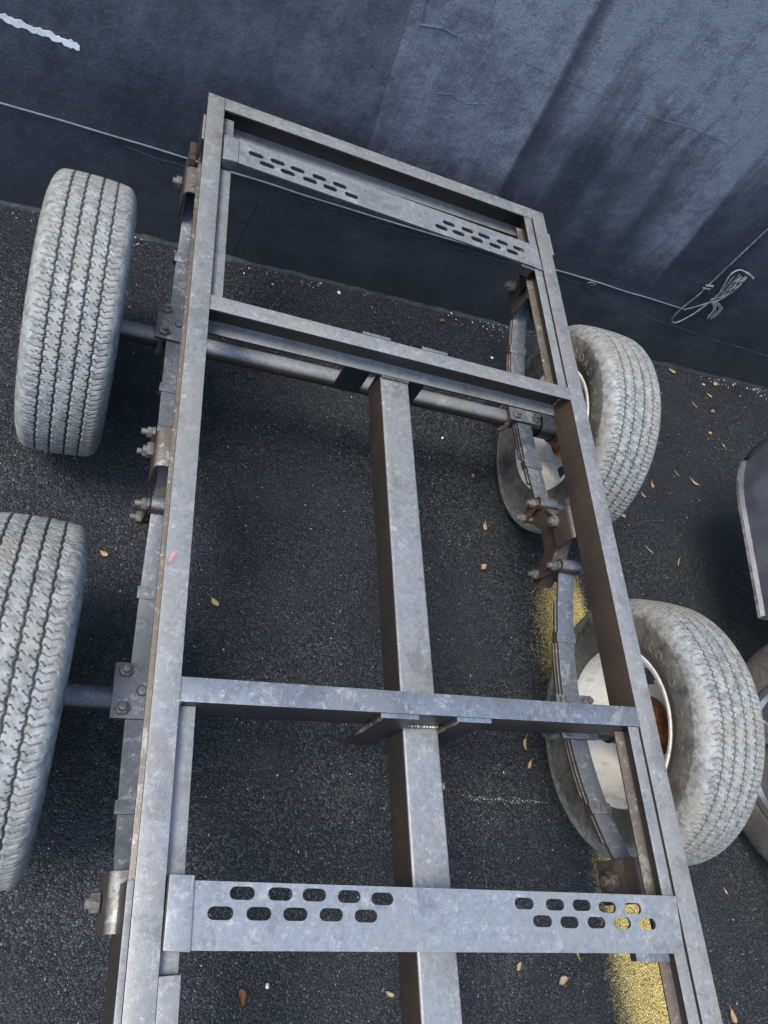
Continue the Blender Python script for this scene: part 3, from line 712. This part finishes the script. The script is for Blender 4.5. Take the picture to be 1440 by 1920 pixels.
# ------------------------------------------------------------------ wheels
def tyre_mesh(name, r, w, npitch=78, per=20, groove=.0048, det=1.0, rimr=.170, prof_n=96, gx=(-.0430, -.0150, .0150, .0430)):
    N = npitch * per
    tw = .077 * w / .177          # half tread width
    base = [(-.056, rimr - .002), (-.0635, rimr + .003), (-.0645, rimr + .012), (-.0700, rimr + .0205), (-.0815, rimr + .036), (-.0860, rimr + .055), (-.0872, rimr + .075), (-.0862, rimr + .093),
            (-.0845, rimr + .103), (-.0825, rimr + .1125)]
    k_ = w / .177; kr = (r - rimr) / (.305 - .170)
    base = [(x_ * k_, rimr + (q - rimr) * kr) for x_, q in base]
    xs = np.linspace(-tw, tw, prof_n)
    crown = r - .0052 * (xs / tw) ** 2 - .0085 * np.clip((np.abs(xs) / tw - .80) / .20, 0, 1) ** 2
    px = np.concatenate([[b_[0] for b_ in base], xs, [-b_[0] for b_ in base[::-1]]])
    pr_ = np.concatenate([[b_[1] for b_ in base], crown, [b_[1] for b_ in base[::-1]]])
    # refine the sidewall with a smooth resample
    sw = len(base)
    def resamp(x_, q, n):
        d = np.r_[0, np.cumsum(np.hypot(np.diff(x_), np.diff(q)))]; u = np.linspace(0, d[-1], n)
        # catmull-like smoothing via cubic interpolation of a fine linear path
        X_, Q_ = np.interp(u, d, x_), np.interp(u, d, q)
        for _ in range(3): X_[1:-1] = (X_[:-2] + 2 * X_[1:-1] + X_[2:]) / 4; Q_[1:-1] = (Q_[:-2] + 2 * Q_[1:-1] + Q_[2:]) / 4
        return X_, Q_
    lx, lq = resamp(np.r_[px[:sw], px[sw]], np.r_[pr_[:sw], pr_[sw]], 36)
    lx, lq = lx[:-1], lq[:-1]; ns = len(lx)
    px = np.concatenate([lx, xs, -lx[::-1]]); pr_ = np.concatenate([lq, crown, lq[::-1]])
    Pn = len(px)
    ph = np.arange(N) / per                      # pitch phase
    PH, X_ = np.meshgrid(ph, px, indexing='ij'); R_ = np.broadcast_to(pr_, PH.shape).copy()
    fr = PH % 1.0
    tri = 2 * np.abs(2 * (fr - np.floor(fr + .5))) - 1
    g = np.zeros_like(X_)
    inT = (np.abs(X_) < tw * .985)
    for i, c_ in enumerate(gx):
        c_ = c_ * k_
        sh = (i % 2) * .5
        f2_ = (PH + sh) % 1.0
        zig = .0009 * np.clip(2.2 * np.sin(2 * PI * f2_), -1, 1)
        d = np.abs(X_ - (c_ + zig))
        g = np.maximum(g, np.clip((.0026 - d) / .0011, 0, 1))
        for sgn, po in ((1, .15), (-1, .62), (1, .67), (-1, .12)):
            u = sgn * (X_ - c_)                  # distance away from the groove
            f3 = (PH + sh + po + .20 * np.sin(np.clip(u / .0095, 0, 1) * PI) * sgn) % 1.0
            dd = np.abs(f3 - .5) * (2 * PI * r / npitch)
            lg = .0115 if po in (.15, .62) else .0070
            sip = np.clip((.0015 - dd) / .0008, 0, 1) * ((u > 0) & (u < lg))
            g = np.maximum(g, sip * .85)
    # shoulder sipes, wavy, running out over the edge
    for sgn in (-1, 1):
        u = sgn * X_ - .050 * k_
        for po, u0, u1, am in ((0., .000, .022 * k_, .09), (.5, .006, .0145, .07)):
            f3 = (PH + po + (.25 if sgn > 0 else 0) + am * (2 / PI) * np.arcsin(np.sin(u / .024 * 2 * PI))) % 1.0
            dd = np.abs(f3 - .5) * (2 * PI * r / npitch)
            sip = np.clip((.0016 - dd) / .0009, 0, 1) * ((u > u0) & (u < u1))
            g = np.maximum(g, sip * .55)
        # lateral notches on the upper sidewall
    notch = np.zeros_like(g); side = (~inT) & (R_ > rimr + (r - rimr) * .80)
    f4 = (PH * 2) % 1.0
    notch = np.clip((.22 - np.abs(f4 - .5)) / .1, 0, 1) * side * .10
    # circumferential moulding lines on the sidewall
    ring = np.exp(-((R_ - (rimr + (r - rimr) * .72)) / .0016) ** 2) * (~inT) * .0018 + np.exp(-((R_ - (rimr + (r - rimr) * .15)) / .002) ** 2) * (~inT) * .0012
    rng = np.random.RandomState(4)
    RR = R_ - groove * g - .004 * notch * 1.0
    XX = X_ + np.sign(X_) * ring * 1.3
    th = 2 * PI * np.arange(N) / N; TH = np.repeat(th[:, None], Pn, 1)
    co = np.stack([XX, RR * np.cos(TH), RR * np.sin(TH)], -1).reshape(-1, 3)
    dust = np.clip((R_ - (rimr + (r - rimr) * .46)) / ((r - rimr) * .46), 0, 1) * .95
    i0 = np.arange(N)[:, None] * Pn + np.arange(Pn - 1)[None, :]
    i1 = ((np.arange(N) + 1) % N)[:, None] * Pn + np.arange(Pn - 1)[None, :]
    quads = np.stack([i0, i1, i1 + 1, i0 + 1], -1).reshape(-1, 4)
    me = bpy.data.meshes.new(name)
    me.vertices.add(len(co)); me.vertices.foreach_set('co', co.astype(np.float32).ravel())
    me.loops.add(quads.size); me.loops.foreach_set('vertex_index', quads.astype(np.int32).ravel())
    me.polygons.add(len(quads)); me.polygons.foreach_set('loop_start', (np.arange(len(quads)) * 4).astype(np.int32))
    me.update(calc_edges=True)
    at = me.attributes.new('groove', 'FLOAT', 'POINT'); at.data.foreach_set('value', np.clip(g, 0, 1).astype(np.float32).ravel())
    at = me.attributes.new('dust', 'FLOAT', 'POINT'); at.data.foreach_set('value', dust.astype(np.float32).ravel())
    me.shade_smooth()
    return me, (lx, lq)
TYRE, (SLX, SLQ) = tyre_mesh('tyre', .305, .177)
TYRE.materials.append(M['tyre'])

def rim_meshes():
    W = {}
    bm = bmesh.new()   # barrel with both lips, solid sheet 3 mm
    o = [(-.0665, .1835), (-.0695, .1850), (-.0725, .1835), (-.0720, .1775), (-.0645, .1680), (-.0610, .1655), (-.048, .1640), (-.040, .1560), (-.030, .1490), (.012, .1480), (.030, .1560), (.050, .1640), (.0610, .1655), (.0660, .1690), (.0720, .1775), (.0725, .1835), (.0695, .1850), (.0665, .1835)]
    inn = [(x_ * .985, q - .0032) for x_, q in o[::-1]]
    bm_lathe(bm, [(o[0][0], o[0][1])] + o[1:-1] + [o[-1]] + [( .0640, .1770), (.0590, .1700), (.049, .1680), (.028, .1598), (.010, .1520), (-.028, .1528), (-.037, .1592), (-.046, .1680), (-.0590, .1700), (-.0640, .1770)], 240, True)
    # faces wound both ways are fixed by recalc
    W['rim'] = done(bm, 'wheel', M['rim'], None, 0, 35).data
    # disc with five windows
    bm = bmesh.new(); nseg = 100; rings = [.046, .060, .074, .084, .094, .104, .114, .124, .134, .142, .1500]
    def dz(r_): return .030 + .010 * math.exp(-((r_ - .10) / .022) ** 2) - .012 * max(0, (r_ - .12) / .03) + .004 * math.cos((r_ - .05) * 40)
    V = [[bm.verts.new((dz(r_), r_ * math.cos(2 * PI * k / nseg), r_ * math.sin(2 * PI * k / nseg))) for k in range(nseg)] for r_ in rings]
    for i in range(len(rings) - 1):
        for k in range(nseg):
            kk = k % 20; hole = (5 <= i <= 8) and (6 <= kk <= 13) and not (i == 5 and kk in (6, 13))
            if not hole: bm.faces.new((V[i][k], V[i][(k + 1) % nseg], V[i + 1][(k + 1) % nseg], V[i + 1][k]))
    r = bmesh.ops.solidify(bm, geom=bm.faces[:], thickness=.0035)
    W['disc'] = done(bm, 'disc', M['rim'], None, 0, 50).data
    bm = bmesh.new(); bm_lathe(bm, [(-.052, .028), (-.052, .045), (-.040, .050), (-.020, .052), (-.018, .074), (.010, .078), (.022, .076), (.024, .046), (.046, .044), (.052, .030), (.052, .001)], 48)
    W['hub'] = done(bm, 'hub', M['rust'], None, 0, 35).data
    bm = bmesh.new()
    hexnut(bm, (0, 0, 0), (1, 0, 0), .011, .018)
    W['lugs'] = done(bm, 'lug_nut', M['bolt'], None, .001, 35).data
    for n_ in ('wheel', 'disc', 'hub', 'lug_nut'):
        ob = [o_ for o_ in COL.objects if o_.name == n_][0]; bpy.data.objects.remove(ob)
    return W
RW = rim_meshes()
def letter_mesh(text, Rm=.2305, size=.030, step=.125, flip=False):
    """raised sidewall lettering bent round the tyre; reads clockwise seen from -X"""
    bm = bmesh.new(); n = len(text)
    dg = bpy.context.evaluated_depsgraph_get()
    for i, ch in enumerate(text):
        if ch == ' ': continue
        cu = bpy.data.curves.new('ch', 'FONT'); cu.body = ch; cu.size = size * 1.35; cu.extrude = .0008; cu.align_x = 'CENTER'
        cu.fill_mode = 'BOTH'; cu.resolution_u = 3; cu.offset = .0002
        ob = bpy.data.objects.new('ch', cu); COL.objects.link(ob)
        dg.update(); me = bpy.data.meshes.new_from_object(ob.evaluated_get(dg))
        b_ = bmesh.new(); b_.from_mesh(me)
        a0 = PI / 2 - (i - (n - 1) / 2) * -step       # angle of the letter centre; see below
        for v in b_.verts:
            rad = Rm - size * .48 + v.co.y
            ang = PI / 2 - ((i - (n - 1) / 2) * step + v.co.x / rad)
            # seen from -X looking +X: right hand is -Y, up is +Z
            yy, zz = -math.sin(0) , 0
            y_ = -rad * math.cos(ang); z_ = rad * math.sin(ang)
            xs_ = float(np.interp(rad, SLQ, SLX))
            v.co = Vector((xs_ - .0006 - v.co.z * .9, y_, z_))
        me2 = bpy.data.meshes.new('t'); b_.to_mesh(me2); b_.free(); bm.from_mesh(me2)
        bpy.data.objects.remove(ob); bpy.data.curves.remove(cu); bpy.data.meshes.remove(me); bpy.data.meshes.remove(me2)
    bmesh.ops.recalc_face_normals(bm, faces=bm.faces)
    me = bpy.data.meshes.new('lettering'); bm.to_mesh(me); bm.free(); me.materials.append(M['letter'])
    return me
LET = letter_mesh('LOADSTAR', .2270, .0235, .150)
# in the mesh above y grows to the LEFT seen from -X, so text runs from +Y over the top to -Y
for v in LET.vertices: v.co.y = -v.co.y
for v in LET.vertices: v.co.y = -v.co.y
def wheel(xc, yc, toe, camber, right, spin, text_rot=None):
    base = Matrix.Translation((xc, yc, AZ)) @ Matrix.Rotation(toe, 4, 'Z') @ Matrix.Rotation(camber, 4, 'Y')
    if not right: base = base @ Matrix.Rotation(PI, 4, 'Z')
    w_ = link('wheel', RW['rim'], None, trailer)
    w_.matrix_local = Matrix.Translation(-TO) @ base @ Matrix.Rotation(spin, 4, 'X')
    link('tyre', TYRE, None, w_); link('disc', RW['disc'], None, w_); link('hub', RW['hub'], None, w_)
    for k in range(5):
        a_ = 2 * PI * (k + .5) / 5; link('lug_nut', RW['lugs'], None, w_).location = (.042, .062 * math.cos(a_), .062 * math.sin(a_))
    if text_rot is not None:
        l_ = link('lettering', LET, None, w_); l_.rotation_euler = (text_rot - spin, 0, 0)
    return w_
wheel(-.049, Y1, .007, -.007, False, .3)
wheel(-.053, Y2, -.033, .009, False, 1.7)
wheel(1.2985, Y1, -.025, -.036, True, .95, -.05)
wheel(1.3290, Y2, -.028, -.035, True, 2.05, -.10)

# ------------------------------------------------------------------ parked car at the right edge
car = empty('parked_car', (2.75, -.8, 0), 'dusty dark car backed toward the wall, its bumper corner and wheel just showing', 'car')
CO = Vector(car.location)
def cpart(bm, name, mat, bev=0., smooth=50, parent=None, label=None):
    bmesh.ops.translate(bm, verts=bm.verts, vec=-CO); return done(bm, name, mat, parent or car, bev, smooth, label)
WY = (.31, -2.30); WR = .34; AR = .395
CX0, CX1 = 1.838, 3.60
def zlow(y_):
    b_ = .285 if y_ < .9 else .285
    b_ = .300 + (.376 - .300) * max(0, min(1, (y_ - .66) / .54))
    for wy in WY:
        d = abs(y_ - wy)
        if d < AR: b_ = max(b_, WR + math.sqrt(AR * AR - d * d))
    return b_
ys = sorted(set([round(v, 4) for v in list(np.linspace(-3.35, 1.20, 92))] +
                [round(wy + s_ * AR * math.sin(a_), 4) for wy in WY for s_ in (-1, 1) for a_ in np.linspace(.0, PI / 2, 22)] + [round(wy + s_ * (AR + .002), 4) for wy in WY for s_ in (-1, 1)]))
TOPZ = .93
def sidex(y_, z_, z0):
    u = (z_ - z0) / (TOPZ - z0)
    x_ = CX0 + .016 + .02 * max(0, u - .55) ** 1 * 3 + .015 * math.sin(u * PI) * -1
    if y_ > 1.05: x_ += .35 * ((y_ - 1.05) / .15) ** 2 * .12
    if y_ < -3.1: x_ += .35 * ((-3.1 - y_) / .25) ** 2 * .3
    return x_
for side in (0, 1):
    bm = bmesh.new(); cols = []
    nz_ = 14
    for y_ in ys:
        z0 = zlow(y_); col_ = []
        lipw = .013 if y_ > WY[0] + AR else .010
        xb = sidex(y_, z0, z0)
        pts_ = [(xb + .03, z0 - .004), (xb - lipw * .2, z0), (xb - lipw * .8, z0 + .004), (xb - lipw * .8, z0 + .014), (xb, z0 + .022)]
        for k in range(1, nz_ + 1): z_ = z0 + .022 + (TOPZ - z0 - .022) * k / nz_; pts_.append((sidex(y_, z_, z0), z_))
        for (x_, z_) in pts_:
            X2 = x_ if side == 0 else (CX0 + CX1) - x_
            col_.append(bm.verts.new((X2, y_, z_)))
        cols.append(col_)
    for i in range(len(cols) - 1):
        for k in range(len(cols[0]) - 1):
            f = bm.faces.new((cols[i][k], cols[i + 1][k], cols[i + 1][k + 1], cols[i][k + 1])); f.material_index = 1 if k <= 2 else 0
    o = cpart(bm, 'side_panel', M['car']); o.data.materials.append(M['lip'])
# deck, ends, wheel wells, cabin
bm = bmesh.new(); bm_box(bm, CX0 + .05, CX1 - .05, -3.34, 1.27, .90, .955); cpart(bm, 'deck', M['car'], .02)
bm = bmesh.new()
prof = [(1.20, .376), (1.235, .385), (1.262, .42), (1.272, .50), (1.268, .62), (1.24, .80), (1.20, .925)]
rows = []
for x_, back in ((CX0 + .050, 0), (CX0 + .075, .6), (CX0 + .14, .92), (CX0 + .3, 1), (CX1 - .3, 1), (CX1 - .14, .92), (CX1 - .075, .6), (CX1 - .050, 0)):
    rows.append([bm.verts.new((x_, 1.20 + (a_ - 1.20) * back - .001, b_)) for a_, b_ in prof])
for i in range(len(rows) - 1):
    for k in range(len(prof) - 1): bm.faces.new((rows[i][k], rows[i + 1][k], rows[i + 1][k + 1], rows[i][k + 1]))
cpart(bm, 'bumper', M['car'])
bm = bmesh.new(); bm_box(bm, CX0 + .06, CX1 - .06, -3.38, -3.32, .3, .9); cpart(bm, 'front_bumper', M['trim'], .01)
bm = bmesh.new(); bm_box(bm, CX0 + .22, CX1 - .22, -3.3, 1.18, .24, .60); cpart(bm, 'underbody', M['trim'])
bm = bmesh.new(); bm_prism(bm, [(-2.2, .95), (-1.5, 1.42), (.2, 1.46), (.95, .95)], 'x', CX0 + .16, CX1 - .16)
for v in bm.verts:
    if v.co.z > 1.2: v.co.x += (.14 if v.co.x < 2.7 else -.14)
cpart(bm, 'cabin', M['glass'], .01)
bm = bmesh.new(); bm_prism(bm, [(-1.50, 1.42), (-1.48, 1.45), (.18, 1.49), (.2, 1.46)], 'x', CX0 + .30, CX1 - .30); cpart(bm, 'roof', M['car'], .008)
bm = bmesh.new(); bm_lathe(bm, [(-.085, .215), (-.098, .222), (-.104, .245), (-.106, .285), (-.098, .318), (-.078, .335), (-.04, .340), (.04, .340), (.078, .335), (.098, .318), (.106, .285), (.098, .222)], 80)
CT = done(bm, 'tyre', M['cartyre'], None, 0, 60)
for nm_ in ('groove', 'dust'):
    at = CT.data.attributes.new(nm_, 'FLOAT', 'POINT')
CTM = CT.data; bpy.data.objects.remove(CT)
bm = bmesh.new(); bm_lathe(bm, [(-.098, .222), (-.102, .226), (-.104, .220), (-.100, .208), (-.088, .200), (-.02, .196), (.06, .196)], 80)
for k in range(5):
    a_ = 2 * PI * k / 5 + .3
    c_, s_ = math.cos(a_), math.sin(a_)
    pts_ = [(-.090, .205, .034), (-.082, .13, .022), (-.072, .05, .030), (-.072, .0, .0)]
    rr = []
    for x_, rad, hw in pts_:
        rr.append([bm.verts.new((x_ + e_, rad * c_ - h_ * s_, rad * s_ + h_ * c_)) for h_, e_ in ((-hw, .010), (-hw * .25, -.008), (hw * .25, -.008), (hw, .010))])
    for i in range(2):
        for j in range(3): bm.faces.new((rr[i][j], rr[i][j + 1], rr[i + 1][j + 1], rr[i + 1][j]))
bm_cyl(bm, (-.074, 0, 0), (1, 0, 0), .045, .02, 32)
AL = done(bm, 'car_rim', M['alloy'], None, 0, 30); ALM = AL.data; bpy.data.objects.remove(AL)
bm = bmesh.new(); bm_cyl(bm, (0, 0, 0), (1, 0, 0), .15, .05, 40); bm_cyl(bm, (.04, 0, 0), (1, 0, 0), .196, .02, 40)
DS = done(bm, 'brake_disc', M['trim'], None, .002, 30); DSM = DS.data; bpy.data.objects.remove(DS)
for sx in (0, 1):
    for wy in WY:
        w_ = link('wheel', ALM, None, car)
        w_.location = Vector((CX0 + .116 if sx == 0 else CX1 - .116, wy, WR)) - CO
        if sx: w_.rotation_euler = (0, 0, PI)
        link('tyre', CTM, None, w_); link('brake_disc', DSM, None, w_)

# ------------------------------------------------------------------ leaves and litter
def leaf_mesh(kind, seed):
    rnd = random.Random(seed); bm = bmesh.new(); n = 9; rows = []
    for i in range(n):
        u = i / (n - 1)
        if kind == 'oval': hw = .30 * math.sin(PI * u ** .75) ** .8 + .012
        elif kind == 'drop': hw = .27 * math.sin(PI * u ** .55) ** .9 * (1 - u * .15) + .008
        elif kind == 'curl': hw = .17 * math.sin(PI * u ** .8) + .01
        else: hw = .36 * math.sin(PI * u ** .7) * rnd.uniform(.55, 1.1) + .02
        bend = .12 * math.sin(u * PI * .9) * (1 if kind != 'curl' else 2.2)
        rows.append([bm.verts.new((u - .5, s_ * hw + bend, .16 * abs(s_) ** 1.5 + .09 * (u - .4) ** 2 + .02 * rnd.random())) for s_ in (-1, -.5, 0, .5, 1)])
    for i in range(n - 1):
        for k in range(4): bm.faces.new((rows[i][k], rows[i][k + 1], rows[i + 1][k + 1], rows[i + 1][k]))
    if kind in ('oval', 'drop', 'curl'):
        tip = rows[-1][2].co.copy()
        bm_tube(bm, [tip, tip + Vector((.12, -.02, .01)), tip + Vector((.25, -.07, .04))], [.014, .01, .007], 5)
    r = bmesh.ops.solidify(bm, geom=[f for f in bm.faces if len(f.verts) == 4][:0] or bm.faces[:32], thickness=.012)
    bmesh.ops.recalc_face_normals(bm, faces=bm.faces)
    me = bpy.data.meshes.new('leaf'); bm.to_mesh(me); bm.free(); me.shade_smooth(); return me
LEAVES = [  # x, y, z, length m, heading deg, kind, material, label
 (.449, -.117, 0, .036, -85, 'drop', 2, 'brown teardrop leaf with pale tip on open asphalt at the bottom left'),
 (.772, -.133, 0, .022, 150, 'scrap', 3, 'small pale leaf scrap just right of the centre beam at the bottom of the photo'),
 (1.205, .397, 0, .034, 75, 'curl', 1, 'curled yellow leaf peeping out above the middle cross beam by the right front tyre'),
 (1.208, .345, 0, .026, 60, 'drop', 0, 'tan leaf lying just under the lower edge of the middle cross beam'),
 (1.101, -.106, 0, .022, 50, 'scrap', 3, 'broken pale leaf below the slotted plate, leftmost of the three there'),
 (1.254, -.092, 0, .036, -40, 'curl', 0, 'curled tan leaf touching the lower edge of the slotted plate beside the yellow stripe'),
 (1.217, -.144, 0, .030, 20, 'oval', 3, 'oval pale tan leaf on the asphalt left of the yellow stripe at the bottom'),
 (1.712, -.254, 0, .034, 100, 'oval', 0, 'oval tan leaf right of the trailer rail in the bottom right corner'),
 (1.787, .025, 0, .018, 120, 'drop', 3, 'tiny cream leaf below the right front tyre near the edge of the photo'),
 (2.179, 1.930, 0, .034, 160, 'scrap', 1, 'yellow leaf at the foot of the wall right of the rear tyre'),
 (2.418, 1.925, 0, .034, 20, 'scrap', 1, 'yellow leaf with a long stalk at the wall foot under the cable loop'),
 (2.358, 1.851, 0, .024, 130, 'oval', 1, 'small yellow leaf just below the stalked leaf near the wall'),
 (2.252, 1.778, 0, .030, 120, 'curl', 3, 'thin pale curled leaf left of the small triangular leaf by the wall'),
 (2.343, 1.771, 0, .028, 200, 'scrap', 0, 'small tan triangular leaf, third below the wall foot on the right'),
 (2.291, 1.645, 0, .026, 10, 'scrap', 1, 'small jagged yellow leaf on open asphalt above the car corner'),
 (2.345, 1.600, 0, .018, 120, 'scrap', 3, 'tiny white leaf flake right of the jagged yellow leaf'),
 (2.127, 1.388, 0, .038, 140, 'curl', 3, 'long cream curled leaf between the rear tyre and the car corner'),
 (2.045, 1.410, 0, .026, 130, 'curl', 3, 'thin cream crescent leaf left of the long cream leaf'),
 (1.905, 1.334, 0, .026, 95, 'drop', 0, 'upright tan leaf close to the right edge of the rear tyre'),
 (1.852, 1.282, 0, .026, 110, 'curl', 3, 'pale hooked leaf just below the upright tan leaf beside the rear tyre'),
 (1.728, 1.181, 0, .032, 160, 'drop', 0, 'tan leaf at the lower edge of the rear right tyre'),
 (.357, .706, 0, .028, 130, 'oval', 1, 'yellow leaf on the asphalt in the middle bay near the left rail'),
 (.089, .799, 0, .022, 150, 'oval', 1, 'yellow leaf between the two left tyres'),
 (.047, 1.296, 0, .024, 50, 'drop', 0, 'small orange leaf against the right side of the rear left tyre'),
 (1.098, 1.850, 0, .030, 10, 'scrap', 2, 'reddish brown leaf at the wall foot seen through the far bay'),
 (1.146, 1.222, 0, .014, 60, 'scrap', 0, 'tiny tan scrap on the asphalt left of the rear right tyre'),
 (.944, .286, 0, .020, 80, 'scrap', 3, 'small pale scrap right of the centre beam below the middle cross beam'),
 (1.813, 1.060, 0, .034, 150, 'curl', 3, 'thin pale twig-like leaf above the right front tyre'),
 (1.937, 1.031, 0, .036, 60, 'curl', 3, 'thin hooked pale stalk right of the twig-like leaf near the car'),
 (1.166, 1.045, .0, .030, 80, 'drop', 0, 'orange leaf tip beside the inner lower edge of the rear right tyre'),
 (1.143, .905, .0, .028, 40, 'scrap', 0, 'orange brown leaf under the rear right tyre next to the spring eye'),
]
for i, (x_, y_, z_, L, hd, kind, mi, lab) in enumerate(LEAVES):
    me = leaf_mesh(kind, 100 + i); me.materials.append(LM[mi])
    if 'thin pale twig' in lab or 'hooked pale stalk' in lab or 'crescent' in lab or 'thin pale curled' in lab:
        sc3 = (L, L * .45, L * .5)
    else: sc3 = (L, L, L * .8)
    o = link('leaf', me); o.location = (x_, y_, z_ + .004); o.scale = sc3; o.rotation_euler = (random.uniform(-.15, .15), random.uniform(-.15, .15), math.radians(hd))
    props(o, lab, 'leaf', 'dry leaves on the asphalt')
# a leaf flake lying on the rear right tyre's shoulder
def bits(name, pts, mat, seed, smin, smax, label, kind='stuff'):
    rnd = random.Random(seed); bm = bmesh.new()
    for (x_, y_, z_) in pts:
        s_ = rnd.uniform(smin, smax) * (1 if rnd.random() < .85 else 1.7); a_ = rnd.uniform(0, PI); el = rnd.uniform(1, 2.6)
        c_, q_ = math.cos(a_), math.sin(a_); n = 5
        ring = []
        for k in range(n):
            t_ = 2 * PI * k / n; rr = s_ * rnd.uniform(.6, 1.1); lx_, ly_ = rr * el * math.cos(t_), rr * math.sin(t_)
            ring.append((x_ + lx_ * c_ - ly_ * q_, y_ + lx_ * q_ + ly_ * c_))
        lo_ = [bm.verts.new((p[0], p[1], z_)) for p in ring]; tp = bm.verts.new((x_, y_, z_ + s_ * .9))
        for k in range(n): bm.faces.new((lo_[k], lo_[(k + 1) % n], tp))
    me = bpy.data.meshes.new(name); bm.to_mesh(me); bm.free(); me.materials.append(mat)
    o = link(name, me); return props(o, label, None, None, kind)
rnd = random.Random(99); P1 = []; P2 = []
for k in range(90):
    u = rnd.random(); P2.append((1.0 + .24 * u + rnd.gauss(0, .006), .262 - .012 * u + rnd.gauss(0, .003), .002))
for k in range(1500):   # pale crumbs along the wall foot
    s_v = rnd.uniform(-.2, 3.6); off = abs(rnd.gauss(0, .030)) + .004
    dens = .08 + .75 * max(0, math.sin(s_v * 5.1 - .6)) ** 2 * (math.sin(s_v * 23 + 1) * .5 + .5)
    if rnd.random() < dens: q = wp(s_v, 0, off); P1.append((q.x, q.y, .003))
for k in range(6500):
    x_, y_ = rnd.uniform(-.6, 3.0), rnd.uniform(-.6, 1.95)
    if (Vector((x_, y_)) - A0).dot(NW) < -.01: P2.append((x_, y_, .002))
bits('paint_crumbs', P1, M['white'], 1, .0006, .0021, 'white paint crumbs scattered along the foot of the wall')
bits('pale_grit', P2, simple('pale_grit', (.45, .45, .43), .6), 2, .0004, .0011, 'pale grit scattered on the asphalt')
CHIPS = [(1.289, 1.741, .0062, 'round white paint chip on the asphalt beyond the rear cross beam, near the right spring'),
         (1.049, 1.344, .0040, 'small white chip on the asphalt just below the rear axle tube'),
         (.04, 1.70, .0060, 'large white paint chip near the wall foot above the rear left tyre'),
         (.17, 1.60, .0045, 'white paint chip between the rear left tyre and the left spring'),
         (.505, -.10, .0045, 'white chip right of the brown teardrop leaf at the bottom'),
         (.71, 1.85, .0060, 'white paint lump at the wall foot in the far bay')]
for i, (x_, y_, s_, lab) in enumerate(CHIPS):
    bm = bmesh.new(); bmesh.ops.create_icosphere(bm, subdivisions=2, radius=s_)
    for v in bm.verts: v.co = Vector((v.co.x * (1 + .3 * math.sin(i + v.co.y * 900)), v.co.y * 1.1, max(-.001, v.co.z * .55))) * random.uniform(.85, 1.1)
    o = done(bm, 'paint_chip', M['white'], None, 0, 60); o.location = (x_, y_, .003)
    props(o, lab, 'paint chip', 'white chips on the asphalt')
print('tris', sum(len(me.polygons) for me in bpy.data.meshes), 'objects', len(COL.objects))
